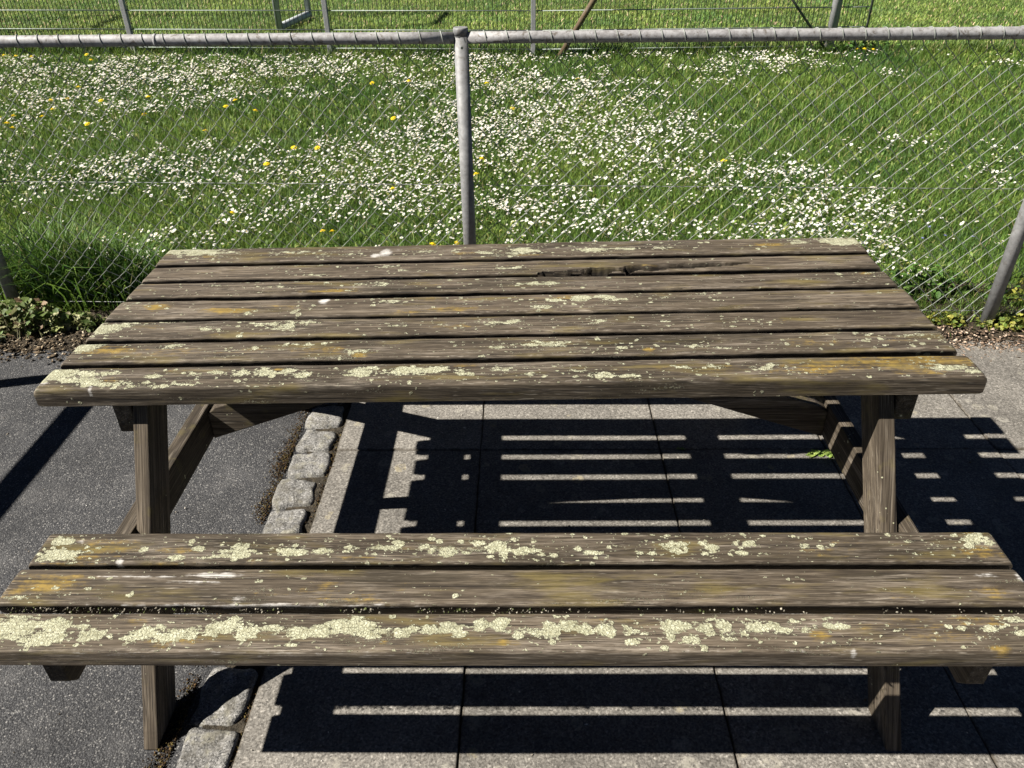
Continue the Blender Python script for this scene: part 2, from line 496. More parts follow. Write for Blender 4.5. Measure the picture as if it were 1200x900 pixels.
MARKS = {
 'seat1': {
  'lich': [-0.9075,-0.4048,0.0792,0.0286,1,-0.831,-0.4294,0.0468,0.0186,1,-0.8303,-0.4007,0.0397,0.0173,1,-0.7411,-0.4216,0.0344,0.0132,1,-0.7729,-0.4044,0.019,0.0115,0.8,-0.6736,-0.4327,0.0217,0.0093,0.8,-0.6489,-0.4176,0.0313,0.0151,1,-0.599,-0.425,0.0373,0.0149,1,-0.6261,-0.4041,0.0158,0.0077,0.8,-0.5629,-0.4174,0.025,0.0151,1,-0.5264,-0.4096,0.022,0.019,1,-0.4988,-0.398,0.0284,0.0173,1,-0.4626,-0.4133,0.0219,0.017,1,-0.4646,-0.4322,0.0124,0.0056,0.8,-0.4167,-0.4094,0.0219,0.0114,0.95,-0.3679,-0.4169,0.028,0.015,1,-0.3299,-0.413,0.0218,0.0151,1,-0.301,-0.4014,0.0251,0.0172,1,-0.2693,-0.4033,0.047,0.0172,1,-0.228,-0.4165,0.0248,0.0113,0.95,-0.2653,-0.3818,0.019,0.0059,0.7,-0.1815,-0.4164,0.0217,0.0113,0.95,-0.1593,-0.4068,0.0125,0.0095,0.8,-0.128,-0.4087,0.0218,0.0133,1,-0.0973,-0.4028,0.0187,0.0134,1,-0.0735,-0.4085,0.0187,0.0151,1,-0.0398,-0.3989,0.0188,0.0153,1,-0.0068,-0.4026,0.0218,0.0152,1,0.0037,-0.3871,0.0157,0.0078,1,0.0306,-0.4197,0.0108,0.0094,0.9,0.0507,-0.4082,0.0217,0.0095,0.9,0.0692,-0.4158,0.0139,0.0094,0.9,0.0911,-0.4081,0.0186,0.0189,1,0.121,-0.3985,0.0249,0.0134,1,0.0933,-0.4344,0.0076,0.0074,0.9,0.1516,-0.4061,0.0186,0.0133,1,0.1826,-0.406,0.0186,0.0114,1,0.1972,-0.4155,0.0139,0.0094,0.85,0.2361,-0.4116,0.0185,0.0094,0.9,0.2559,-0.402,0.0124,0.0057,0.7,0.2585,-0.4172,0.0154,0.0056,0.8,0.307,-0.4019,0.0186,0.019,1,0.2363,-0.4359,0.0137,0.0073,0.95,0.3046,-0.4264,0.0107,0.0074,0.9,0.3309,-0.398,0.0186,0.0134,1,0.369,-0.4017,0.0186,0.0114,1,0.4054,-0.3978,0.0155,0.0134,1,0.3863,-0.415,0.0215,0.0094,0.8,0.3405,-0.4301,0.0183,0.011,0.9,0.3794,-0.3882,0.0125,0.0058,0.7,0.4098,-0.4262,0.0152,0.0092,0.9,0.4663,-0.4015,0.0216,0.0152,1,0.4936,-0.3976,0.0155,0.0096,0.9,0.51,-0.4109,0.0215,0.0094,0.9,0.534,-0.3917,0.014,0.0077,0.9,0.5495,-0.407,0.0138,0.0094,0.85,0.5691,-0.4032,0.0123,0.0076,0.8,0.5935,-0.3993,0.0123,0.0095,0.95,0.6159,-0.4012,0.0185,0.0076,0.9,0.5992,-0.3819,0.0125,0.0039,0.7,0.6409,-0.4256,0.0045,0.0037,0.8,0.7013,-0.399,0.0062,0.0038,0.8,0.8343,-0.3774,0.0155,0.0039,0.8,0.8354,-0.4044,0.0122,0.0057,0.95,0.8118,-0.4026,0.0092,0.0057,0.6,0.8828,-0.4043,0.0168,0.0076,1,0.9058,-0.4043,0.0061,0.0057,0.9,0.8735,-0.4287,0.006,0.0037,0.8,0.9379,-0.3869,0.0154,0.0116,0.95,0.9317,-0.4155,0.0152,0.0075,0.9,-0.9059,-0.3792,0.0322,0.006,0.6,0.4358,-0.413,0.0384,0.0075,0.5],
  'yel': [-0.6065,-0.4455,0.0215,0.0055,0.9,-0.6681,-0.3905,0.0254,0.0078,0.8,-0.5806,-0.4325,0.0928,0.0148,0.6,0.0048,-0.4365,0.0244,0.0073,0.9,-0.1535,-0.3894,0.0472,0.0097,0.5,0.5713,-0.4202,0.0213,0.0093,1,0.6544,-0.4011,0.0923,0.0152,0.5,0.7885,-0.4102,0.122,0.0224,0.55,0.8818,-0.4504,0.0208,0.0072,1,0.743,-0.3913,0.0618,0.0115,0.6,-0.2094,-0.4371,0.0123,0.0055,0.7,0.1763,-0.3887,0.0939,0.0116,0.4,0.8761,-0.3871,0.0772,0.0116,0.6],
  'white': [-0.8264,-0.4698,0.0122,0.0053,0.9,-0.4344,-0.456,0.4547,0.0022,0.5,0.471,-0.4534,0.4469,0.0022,0.5,0.6227,-0.4548,0.006,0.0054,0.9],
 },
 'seat2': {
  'lich': [-0.931,-0.3341,0.033,0.0063,0.6,-0.8259,-0.3126,0.02,0.0086,0.4],
  'yel': [-0.8827,-0.2997,0.0757,0.0259,0.9,-0.9345,-0.3278,0.0497,0.0147,0.7,-0.7925,-0.3126,0.0334,0.0171,0.4,-0.344,-0.3119,0.0661,0.0295,0.6,-0.2741,-0.333,0.0489,0.0166,0.6,-0.4393,-0.3269,0.0493,0.0126,0.5,0.9332,-0.3205,0.0481,0.0166,0.7,-0.1954,-0.3117,0.0231,0.0212,0.4,0.7602,-0.3312,0.064,0.0124,0.4],
  'white': [-0.5629,-0.2772,0.0592,0.0056,1,-0.7222,-0.2818,0.1185,0.0033,0.8,-0.6073,-0.2949,0.1006,0.0033,0.7,-0.5018,-0.3375,0.0196,0.0083,0.8,-0.7986,-0.2996,0.0134,0.0173,0.5,-0.4655,-0.3499,0.3235,0.0031,0.8,-0.9696,-0.3128,0.0084,0.0192,0.8,-0.2388,-0.3495,0.0968,0.0031,0.6,0.9469,-0.2776,0.0246,0.0066,0.8,1.0042,-0.2841,0.0098,0.013,0.9],
 },
 'seat3': {
  'lich': [-0.9211,-0.1807,0.0251,0.0124,1,-0.9125,-0.2221,0.0527,0.0165,1,-0.8674,-0.2101,0.0247,0.0096,0.7,-0.7405,-0.2052,0.0106,0.0072,0.9,-0.6267,-0.2027,0.0159,0.0084,1,-0.6608,-0.229,0.0209,0.007,1,-0.6051,-0.229,0.0209,0.007,0.7,-0.548,-0.2171,0.0525,0.0142,0.95,-0.5427,-0.2002,0.0194,0.0145,1,-0.4356,-0.2122,0.035,0.0119,1,-0.4276,-0.1953,0.0106,0.0073,0.9,-0.3697,-0.2098,0.0227,0.0096,1,-0.3098,-0.2026,0.0175,0.0096,0.8,-0.2453,-0.2001,0.0316,0.0096,0.85,-0.2171,-0.1879,0.0159,0.0098,0.95,-0.1666,-0.1977,0.0158,0.0121,1,-0.1444,-0.2097,0.0157,0.0095,0.9,-0.1128,-0.2121,0.0261,0.0142,1,-0.0777,-0.2168,0.0139,0.0071,0.8,-0.151,-0.178,0.0089,0.0062,0.8,-0.1311,-0.183,0.0088,0.0061,0.8,-0.0531,-0.1879,0.0158,0.0097,1,-0.0088,-0.2,0.0297,0.0191,1,-0.0031,-0.2239,0.0138,0.014,0.9,0.0171,-0.178,0.0141,0.0074,0.9,0.0435,-0.2096,0.0313,0.0119,0.95,0.0763,-0.2191,0.0104,0.0071,0.9,0.1039,-0.2214,0.0103,0.0059,0.9,0.0876,-0.1854,0.0088,0.0049,0.8,0.1016,-0.1854,0.007,0.0049,0.8,0.1515,-0.2023,0.0104,0.0072,0.9,0.1819,-0.2143,0.0207,0.0071,0.9,0.2161,-0.1999,0.007,0.0048,0.8,0.2768,-0.2142,0.0069,0.0047,0.7,0.3058,-0.2166,0.0069,0.0047,0.8,0.353,-0.2023,0.0243,0.019,1,0.1452,-0.1605,0.0089,0.0038,0.9,0.2518,-0.1605,0.0071,0.0038,0.9,0.3655,-0.1998,0.0139,0.0143,1,0.4073,-0.1901,0.0122,0.0073,0.9,0.4252,-0.2046,0.0156,0.0119,0.95,0.4735,-0.1901,0.0104,0.0073,0.9,0.5024,-0.1925,0.0156,0.0096,1,0.4828,-0.2165,0.0137,0.0071,0.85,0.4577,-0.2212,0.0068,0.0047,0.8,0.6137,-0.1973,0.0121,0.0072,0.9,0.6327,-0.1754,0.0087,0.0049,0.6,0.6699,-0.1949,0.0086,0.0048,0.7,0.5781,-0.1828,0.0349,0.0097,0.4,0.8293,-0.1851,0.0104,0.0049,0.7,0.8845,-0.1972,0.0138,0.0048,0.6,0.9714,-0.1778,0.0312,0.0146,1,0.9498,-0.1972,0.0137,0.0096,0.9,0.9925,-0.1875,0.0173,0.012,0.95,0.8333,-0.2163,0.0341,0.0094,0.4],
  'yel': [-0.8288,-0.1979,0.0888,0.0241,0.8,-0.8645,-0.2339,0.0697,0.014,0.7,-0.6645,-0.21,0.0528,0.0167,0.6,-0.6685,-0.2454,0.069,0.0069,0.5,-0.4981,-0.2383,0.0518,0.0093,0.5,-0.292,-0.2335,0.069,0.0139,0.5,-0.1227,-0.1976,0.1051,0.0192,0.35,0.665,-0.2093,0.1029,0.0188,0.5,0.961,-0.2162,0.051,0.014,0.8,0.9689,-0.158,0.0175,0.0075,0.9],
  'white': [-0.7753,-0.2385,0.0087,0.007,1,-0.8804,-0.1832,0.0108,0.0074,0.7],
 },
 'table1': {
  'lich': [-0.9763,0.0563,0.0747,0.0273,1,-0.9087,0.0442,0.0463,0.0269,0.85,-0.8506,0.0191,0.0731,0.0132,0.7,-0.72,0.0124,0.1269,0.0099,0.6,-0.8524,0.0633,0.0262,0.0104,0.8,-0.7522,0.0468,0.0222,0.0102,0.8,-0.7202,0.0597,0.0186,0.0104,0.7,-0.6588,0.0443,0.0221,0.0102,0.7,-0.6207,0.057,0.0222,0.0103,0.7,-0.5635,0.052,0.0221,0.0137,0.9,-0.5142,0.0541,0.0295,0.0171,0.95,-0.4687,0.0563,0.0221,0.0137,0.9,-0.4337,0.0416,0.0256,0.0135,0.9,-0.3106,0.0485,0.0366,0.017,0.95,-0.2946,0.0618,0.0258,0.0138,0.9,-0.2014,0.0523,0.0548,0.017,0.9,-0.1471,0.0576,0.0329,0.0137,0.9,-0.0823,0.0455,0.0291,0.0136,0.8,-0.0008,0.0535,0.0327,0.0103,0.8,0.0537,0.035,0.018,0.0101,0.7,0.153,0.0424,0.0252,0.0068,0.8,0.2054,0.024,0.0321,0.0132,0.8,0.2618,0.0192,0.0248,0.0099,0.8,0.4509,0.0509,0.0251,0.0102,0.7,0.547,0.0413,0.0285,0.0101,0.8,0.5683,0.0544,0.0179,0.0069,0.7,0.9244,0.0338,0.0527,0.01,0.8,0.9732,0.0224,0.0174,0.0132,0.95,0.8869,0.0485,0.0319,0.0068,0.6,0.3794,0.053,0.036,0.0103,0.6],
  'yel': [0.8487,0.0634,0.1962,0.0274,1,0.6637,0.0448,0.1067,0.0268,0.8,0.8681,0.0254,0.07,0.0165,0.7,0.485,0.0431,0.1071,0.0202,0.5,-0.846,0.029,0.0367,0.0134,0.7,-0.4817,0.0705,0.0223,0.0105,0.8,-0.727,0.0774,0.075,0.014,0.5,0.2334,0.0367,0.0538,0.0134,0.5,-0.0836,0.0663,0.0367,0.0104,0.6,0.3245,0.0477,0.036,0.0136,0.5],
  'white': [-0.9845,0.0293,0.0221,0.0167,0.8,-0.8707,-0.0001,0.0054,0.0257,0.8],
 },
 'table2': {
  'lich': [-0.9754,0.1809,0.0477,0.0308,0.95,-0.9527,0.1959,0.04,0.0157,0.7,-0.7662,0.1784,0.0395,0.0155,0.6,-0.4796,0.1735,0.0586,0.0116,0.5,-0.3275,0.1422,0.0384,0.0112,0.7,0.0929,0.1595,0.065,0.0189,0.7,-0.0124,0.1552,0.0268,0.0114,0.7,0.2625,0.1391,0.0189,0.0075,0.7,0.423,0.1416,0.0301,0.0112,0.7,0.4867,0.1321,0.0224,0.0074,0.6,0.9215,0.1713,0.049,0.0077,0.7,-0.5617,0.153,0.1163,0.0113,0.4],
  'yel': [-0.8978,0.1631,0.0786,0.0228,0.8,-0.7557,0.1512,0.1167,0.0188,0.6,-0.4057,0.1483,0.0771,0.0188,0.7,-0.5617,0.153,0.1163,0.0188,0.5,-0.3241,0.1234,0.019,0.011,0.9,0.3173,0.1262,0.015,0.011,0.9,0.6956,0.1442,0.1121,0.0149,0.6,-0.0606,0.1605,0.0576,0.0152,0.4,0.8858,0.1533,0.0374,0.0151,0.5],
 },
 'table3': {
  'lich': [-0.9546,0.2653,0.0372,0.0292,1,-0.9116,0.2852,0.0333,0.0128,0.7,-0.534,0.2683,0.0368,0.021,0.9,-0.5974,0.2747,0.0411,0.0127,0.6,-0.4762,0.2834,0.0247,0.0128,0.8,-0.7149,0.2575,0.0286,0.0125,0.7,-0.2579,0.2633,0.0324,0.0126,0.7,-0.0051,0.2631,0.0805,0.0167,0.6,0.2161,0.264,0.0401,0.0126,0.6,0.3754,0.2585,0.0199,0.0084,0.7,-0.813,0.2991,0.0418,0.013,0.5,0.5734,0.2557,0.0119,0.0063,0.8],
  'yel': [-0.1252,0.2504,0.0803,0.0165,0.5,-0.6843,0.2276,0.1208,0.0122,0.5,0.2147,0.2473,0.0596,0.0124,0.4,-0.8448,0.2744,0.0827,0.0169,0.4,0.6093,0.242,0.1177,0.0164,0.4,0.9385,0.2809,0.0496,0.017,0.5],
 },
 'table4': {
  'lich': [0.1196,0.374,0.0253,0.0139,0.9,0.1834,0.3809,0.0296,0.0186,0.9,0.2428,0.3834,0.0296,0.014,0.9,0.2813,0.3679,0.0294,0.0092,0.8,0.0871,0.3384,0.0291,0.009,0.8,0.373,0.3784,0.042,0.0093,0.6,0.4809,0.3931,0.0253,0.0094,0.6,-0.6355,0.3328,0.0085,0.009,0.9,-0.9573,0.3901,0.0654,0.0141,0.5,-0.0713,0.3811,0.0341,0.0093,0.6,-0.2859,0.3891,0.0429,0.0094,0.5],
  'yel': [-0.6934,0.3483,0.0724,0.0136,1,-0.8742,0.3731,0.0389,0.0185,0.9,-0.5372,0.3611,0.0853,0.0137,0.6,-0.1319,0.3374,0.0836,0.0135,0.8,-0.19,0.395,0.0301,0.0095,0.8,0.1622,0.3817,0.0846,0.0186,0.6,-1.0502,0.3563,0.0862,0.0227,0.4,0.6392,0.3543,0.1032,0.0182,0.3,-0.2348,0.3231,0.0625,0.0133,0.6],
  'white': [-0.4595,0.3956,0.0151,0.0188,1,-0.4682,0.3865,0.0258,0.0094,0.6],
 },
 'table5': {
  'lich': [0.079,0.4729,0.0661,0.0101,0.8,-0.3443,0.4847,0.0671,0.0153,0.6,-0.5912,0.4842,0.018,0.0102,0.8,0.2335,0.4768,0.044,0.0101,0.5,-0.7741,0.4914,0.0454,0.0103,0.5,0.9409,0.4988,0.0306,0.0155,0.6],
  'yel': [-0.4489,0.4485,0.0884,0.0099,0.9,-0.6672,0.5131,0.0913,0.0156,0.5,-0.2101,0.4845,0.1337,0.0153,0.4,0.9302,0.4992,0.0219,0.0155,0.7,-0.9464,0.5242,0.0462,0.0158,0.5],
  'white': [-0.5111,0.5279,0.0114,0.0106,0.7],
 },
 'table6': {
  'lich': [0.0115,0.5763,0.0553,0.011,0.6,-0.3389,0.597,0.0469,0.0112,0.5,-0.6451,0.5988,0.0331,0.0112,0.5,-0.516,0.5494,0.0139,0.0054,0.7],
  'yel': [-0.9677,0.5198,0.0461,0.0105,0.7,0.0113,0.5987,0.0698,0.0112,0.5,-0.8054,0.5833,0.0942,0.0111,0.4,0.3792,0.577,0.1142,0.011,0.3],
 },
 'table7': {
  'lich': [-0.9502,0.73,0.075,0.0247,1,-0.8874,0.7149,0.0894,0.0244,0.9,-0.8265,0.7182,0.0497,0.0245,0.7,-0.6245,0.703,0.0737,0.0121,0.6,-0.4735,0.6841,0.073,0.012,0.5,-0.2317,0.6912,0.0485,0.012,0.6,0.0392,0.6847,0.0529,0.0239,0.9,-0.0617,0.6774,0.0481,0.0119,0.7,0.2335,0.6818,0.0478,0.012,0.95,0.3222,0.6836,0.0382,0.012,0.8,0.4416,0.684,0.0476,0.012,0.7,0.9388,0.7152,0.0572,0.0305,1,0.8173,0.7088,0.0477,0.0183,0.7,0.6812,0.6908,0.019,0.006,0.7],
  'yel': [-0.864,0.6836,0.0981,0.012,0.6,0.7298,0.6946,0.0475,0.0121,0.9,-0.1337,0.6747,0.0961,0.0119,0.6,0.0583,0.66,0.0714,0.0118,0.6,-0.6477,0.698,0.1226,0.0181,0.4],
  'white': [-0.3482,0.6905,0.0219,0.024,1,-0.3747,0.6737,0.0169,0.0178,0.9,-0.3189,0.7073,0.0245,0.0122,0.6],
 },
}

# ------------------------------------------------------------------ ground
FY = lambda x: 1.660 - 0.0319*x             # line of the near fence

def sheet(name, xs, ys, z, mat, amp=0.0, fn=None, kind='structure'):
    nx, ny = len(xs), len(ys)
    X, Y = np.meshgrid(xs, ys)
    Z = np.full_like(X, z)
    if amp:
        for i in range(ny):
            for j in range(nx):
                Z[i, j] += amp*mnoise.noise(Vector((X[i, j]*.9, Y[i, j]*.9, 1.3)))
    if fn is not None: X, Y, Z = fn(X, Y, Z)
    V = np.stack([X.ravel(), Y.ravel(), Z.ravel()], 1)
    i = np.arange(ny-1)[:, None]*nx+np.arange(nx-1)[None]
    F = np.stack([i, i+1, i+1+nx, i+nx], -1).reshape(-1, 4)
    o = link_mesh(name, np_mesh(name, V, [F], mat, True))
    return tag(o, kind=kind)

xs = np.concatenate([[-600, -200, -60], np.linspace(-20, 20, 60), [60, 200, 600]])
ys = np.concatenate([[-600, -200, -60, -20], np.linspace(-8, 30, 60), [60, 200, 800]])
sheet('ground', xs, ys, -0.035, TURF)
# asphalt path on the left
xa = np.concatenate([[-9, -6, -4], np.arange(-3, -.70, .06), [-.70]])
ya = np.concatenate([[-7, -5, -3], np.arange(-2, 1.42, .06), [1.44]])
def edge(X, Y, Z):
    e = (Y > 1.35)
    for i in range(X.shape[0]):
        for j in range(X.shape[1]):
            if e[i, j]: Y[i, j] += .05*mnoise.noise(Vector((X[i, j]*5, 0, 3)))
    return X, Y, Z
sheet('asphalt_path', xa, ya, -0.004, ASPH, .004, edge)

# concrete pavers: every slab has its own bevelled top in one paved surface
def slab_field():
    V, F, sh, jt = [], [], [], []
    xj = [-.600, -.105, .505, 1.065, 1.635, 2.205, 2.775, 3.345, 3.9, 4.5]
    yj = [1.475, .735, 0.02, -.70, -1.42, -2.14, -2.86, -3.6]
    for b in range(len(yj)-1):
        for a in range(len(xj)-1):
            g = .0005+.0008*rng.random()
            x0, x1, y1, y0 = xj[a]+g, xj[a+1]-g, yj[b]-g, yj[b+1]+g
            rot = rng.normal(0, .003); dz = rng.normal(0, .0012); tx, ty = rng.normal(0, .0015, 2); s = rng.random()
            ux = np.unique(np.concatenate([[0, .003, .008, .02], np.linspace(.04, .96, 22), [.98, .992, .997, 1]]))
            n = len(ux)
            A, B = np.meshgrid(ux, ux)
            w_, h_ = x1-x0, y1-y0
            ex = np.minimum(A, 1-A)*w_; ey = np.minimum(B, 1-B)*h_
            d = np.minimum(ex, ey)
            Z = .004+dz-np.clip(.003-d, 0, .003)**2/.003*.8 + tx*(A-.5)+ty*(B-.5)
            Z = np.where(d < 1e-6, -.03, Z)
            X = x0+A*w_; Y = y0+B*h_
            # chipped edge wobble
            wob = np.array([[mnoise.noise(Vector((X[i, j]*22, Y[i, j]*22, 5.))) for j in range(n)] for i in range(n)])
            X = X+np.where(ex < .012, wob*.002, 0); Y = Y+np.where(ey < .012, wob*.002, 0)
            cx, cyy = (x0+x1)/2, (y0+y1)/2
            Xr = cx+(X-cx)-rot*(Y-cyy); Yr = cyy+(Y-cyy)+rot*(X-cx)
            base = sum(len(v) for v in V)
            V.append(np.stack([Xr.ravel(), Yr.ravel(), Z.ravel()], 1))
            i = np.arange(n-1)[:, None]*n+np.arange(n-1)[None]
            F.append(np.stack([i, i+1, i+1+n, i+n], -1).reshape(-1, 4)+base)
            sh.append(np.full(n*n, s)); jt.append(.85*np.exp(-d.ravel()/.013))
    V = np.concatenate(V); V[:, 2] += 0.0
    return tag(link_mesh('pavement', np_mesh('pavement', V, [np.concatenate(F)], PAVER, False,
               floats={'shade': np.concatenate(sh), 'joint': np.concatenate(jt)})), kind='structure')
slab_field()
sheet('paving_bed', np.linspace(-.699, 4.5, 40), np.linspace(-3.6, 1.5, 40), -0.0012, JOINT, .0025)

# granite cobble edging between asphalt and slabs
def cobbles():
    V, F = [], []
    y = 1.42
    k = 0
    while y > -3.0:
        ln = rng.uniform(.124, .148)
        if -.25 < y < -.1: ln = .165
        wd = rng.uniform(.122, .142)
        cx = -.675+rng.normal(0, .005); cyy = y-ln/2
        n = 22
        u = np.linspace(-1, 1, n)
        A, B = np.meshgrid(u, u)
        rr = 7
        sup = (np.abs(A)**rr+np.abs(B)**rr)**(1/rr)
        mx = np.maximum(np.abs(A), np.abs(B))
        s = np.where(sup > 1e-6, mx/np.maximum(sup, 1e-6), 1)
        X = A*s*wd/2; Y = B*s*ln/2
        rot = rng.normal(0, .06)
        tx, ty = rng.normal(0, .05, 2)
        Z = .012-.016*np.clip(mx-.72, 0, 1)**2/.078*.8 + tx*X+ty*Y
        Z = np.where(mx > .999, -.03, Z)
        sd = rng.random()*50
        for i in range(n):
            for j in range(n):
                q = Vector((X[i, j]*16+sd, Y[i, j]*16, sd))
                nv = mnoise.noise_vector(q)
                X[i, j] += nv.x*.013; Y[i, j] += nv.y*.013
                if mx[i, j] < .99: Z[i, j] += nv.z*.006+.0035*mnoise.noise(q*3.1)+.0018*mnoise.noise(q*8)
        Xr = cx+X-rot*Y; Yr = cyy+Y+rot*X
        b = k*n*n; k += 1
        V.append(np.stack([Xr.ravel(), Yr.ravel(), Z.ravel()], 1))
        i = np.arange(n-1)[:, None]*n+np.arange(n-1)[None]
        F.append(np.stack([i, i+1, i+1+n, i+n], -1).reshape(-1, 4)+b)
        y -= ln+rng.uniform(.003, .009)
    return tag(link_mesh('kerb', np_mesh('kerb', np.concatenate(V), [np.concatenate(F)], GRANITE, True)), kind='structure')
cobbles()

# ---- scattered flakes and crumbs
def crumbs(name, pts, sizes, cols, flat=.4, kind='stuff', parent=None):
    n = len(pts)
    base = np.array([[1, 0, 0], [0, 1, 0], [-1, 0, 0], [0, -1, 0], [0, 0, 1], [0, 0, -1]], float)
    tri = np.array([[0, 1, 4], [1, 2, 4], [2, 3, 4], [3, 0, 4], [1, 0, 5], [2, 1, 5], [3, 2, 5], [0, 3, 5]])
    B = base[None]*(1+rng.normal(0, .3, (n, 6, 1)))
    B[:, :, 2] *= flat
    a = rng.random(n)*6.28; t = rng.normal(0, .5, n)
    ca, sa, ct, st = np.cos(a), np.sin(a), np.cos(t), np.sin(t)
    x, y, z = B[..., 0], B[..., 1]*rng.uniform(.35, 1, (n, 1)), B[..., 2]
    y, z = y*ct[:, None]-z*st[:, None], y*st[:, None]+z*ct[:, None]
    x, y = x*ca[:, None]-y*sa[:, None], x*sa[:, None]+y*ca[:, None]
    V = np.stack([x, y, z], -1)*sizes[:, None, None]+pts[:, None]
    F = (tri[None]+6*np.arange(n)[:, None, None]).reshape(-1, 3)
    o = link_mesh(name, np_mesh(name, V.reshape(-1, 3), [F], CRUMB, False, np.repeat(cols, 6, 0)), parent)
    return tag(o, kind=kind)

def pal(n, cols, w=None, jit=.2):
    c = np.array(cols)[rng.choice(len(cols), n, p=w)]
    return c*np.exp(rng.normal(0, jit, (n, 1)))

# moss crumbs along the cobbles
n = 16000
yy = rng.uniform(-1.0, 1.42, n)
dens = np.array([mnoise.noise(Vector((0, y*5, 7.))) for y in yy])
side = np.where(rng.random(n) < .82, -1, 1)
xx = np.where(side < 0, -.748-np.abs(rng.normal(0, .020, n))*(1+1.1*np.clip(dens, -.6, 1)), -.603+rng.normal(0, .006, n))
keep = rng.random(n) < np.clip(.40+dens*1.9, 0, 1)
P = np.stack([xx, yy, rng.uniform(-.004, .004, n)], 1)[keep]
crumbs('moss', P, rng.uniform(.0015, .0042, len(P)), pal(len(P), [(.030, .018, .008), (.055, .032, .013), (.07, .052, .016), (.016, .011, .007)], jit=.35), .6)

# soil strip at the foot of the near fence
xs = np.linspace(-4, 4.6, 150); ys = np.linspace(1.40, 2.0, 26)
def mound(X, Y, Z):
    for i in range(X.shape[0]):
        for j in range(X.shape[1]):
            t = np.clip((Y[i, j]-1.42)/.14, 0, 1)
            Z[i, j] += .014*t + t*.022*mnoise.noise(Vector((X[i, j]*6, Y[i, j]*6, 0)))
            if i == 0: Y[i, j] += .05*mnoise.noise(Vector((X[i, j]*4, 2, 0)))
    return X, Y, Z
sheet('soil_strip', xs, ys, -.004, SOIL, 0, mound)
n = 15000
xx = rng.uniform(-3.2, 3.4, n); yy = 1.40+np.abs(rng.normal(0, .12, n))
yy = np.where(rng.random(n) < .12, 1.40-np.abs(rng.normal(0, .05, n)), yy)
zz = .002+.018*np.clip((yy-1.42)/.14, 0, 1)
L = xx < 0
cl = pal(n, [(.035, .026, .016), (.08, .058, .035), (.20, .155, .10), (.42, .36, .27)], [.45, .3, .17, .08])
cr = pal(n, [(.05, .036, .024), (.13, .092, .062), (.24, .17, .12), (.36, .28, .21)], [.3, .35, .25, .1])
crumbs('leaf_litter', np.stack([xx, yy, zz], 1), rng.uniform(.003, .010, n)*np.where(rng.random(n) < .08, 2.0, 1), np.where(L[:, None], cl, cr), .16)

# blown grit and bits of dry plant on the hard surfaces
n = 2600
xx = rng.uniform(-3.0, 3.2, n); yy = rng.uniform(-1.2, 1.45, n)**1.0
crumbs('grit', np.stack([xx, yy, .004+np.where(xx < -.75, -.007, .002)+rng.uniform(0, .002, n)], 1), .0012*np.exp(rng.normal(.25, .5, n)),
       pal(n, [(.40, .37, .32), (.22, .19, .15), (.10, .075, .045), (.55, .53, .48)], [.35, .3, .25, .1]), .5)
# ------------------------------------------------------------------ grass
def blades(pos, h, wd, lean, cols, az=None, curve=1.0):
    """tapered, bent blades: 7 verts each"""
    n = len(pos)
    if az is None: az = rng.random(n)*2*np.pi
    fa = az+np.pi/2+rng.normal(0, .5, n)
    d = np.stack([np.cos(az), np.sin(az), np.zeros(n)], 1); s = np.stack([np.cos(fa), np.sin(fa), np.zeros(n)], 1)
    out = np.zeros((n, 7, 3))
    for i, (t, ww) in enumerate(((0, 1), (.42, .9), (.75, .6))):
        c = pos+d*(lean*h*(t**(1+curve)))[:, None]
        c[:, 2] += h*t*np.sqrt(np.clip(1-(lean*t*.6)**2, .15, 1))
        out[:, 2*i] = c-s*(wd*ww*.5)[:, None]; out[:, 2*i+1] = c+s*(wd*ww*.5)[:, None]
    c = pos+d*(lean*h)[:, None]; c[:, 2] += h*np.sqrt(np.clip(1-(lean*.75)**2, .08, 1))
    out[:, 6] = c
    b = 7*np.arange(n)[:, None]
    Q = np.concatenate([b+[0, 1, 3, 2], b+[2, 3, 5, 4]]); T = b+[4, 5, 6]
    return out.reshape(-1, 3), Q, T, np.repeat(cols, 7, 0)

def nz2(x, y, s, seed):
    return np.array([mnoise.noise(Vector((a*s, b*s, seed))) for a, b in zip(x, y)])

def grass_cols(n, x, y, far=False):
    t = nz2(x, y, .9, 4.)+.6*nz2(x, y, 3.1, 9.)
    a = np.array((.086, .165, .022)); b = np.array((.158, .228, .038)); c = np.array((.040, .104, .018))
    u = np.clip(.5+t*.8+rng.normal(0, .25, n), 0, 1)[:, None]
    col = c*(1-u)+b*u
    col = np.where(rng.random((n, 1)) < .3, a, col)
    dry = rng.random(n) < .05
    col = np.where(dry[:, None], np.array((.30, .26, .12)), col)
    return col*np.exp(rng.normal(0, .2, (n, 1)))

def scatter(n, x0, x1, y0, y1, taper=True):
    y = rng.uniform(y0, y1, n)
    # widen with distance so that the whole view wedge and a margin is covered
    hw = 1.25+.86*(y+1.34)
    x = rng.uniform(-1, 1, n)*hw-.1
    return x, y

parts = []
def meadow_zone(n, y0, y1, hm, wm, thin=None):
    x, y = scatter(n, 0, 0, y0, y1)
    k = y > FY(x)+.03
    x, y = x[k], y[k]; n = len(x)
    hgt = nz2(x, y, 1.6, 2.)
    h = hm*np.exp(rng.normal(0, .35, n))*(1+.55*hgt)
    parts.append(blades(np.stack([x, y, np.full(n, -.036)], 1), h+.03, wm*rng.uniform(.6, 1.3, n), rng.uniform(.15, .95, n), grass_cols(n, x, y)))
meadow_zone(80000, 1.62, 2.9, .034, .0032)
meadow_zone(100000, 2.9, 4.6, .036, .0040)
meadow_zone(120000, 4.6, 8.15, .040, .0056)
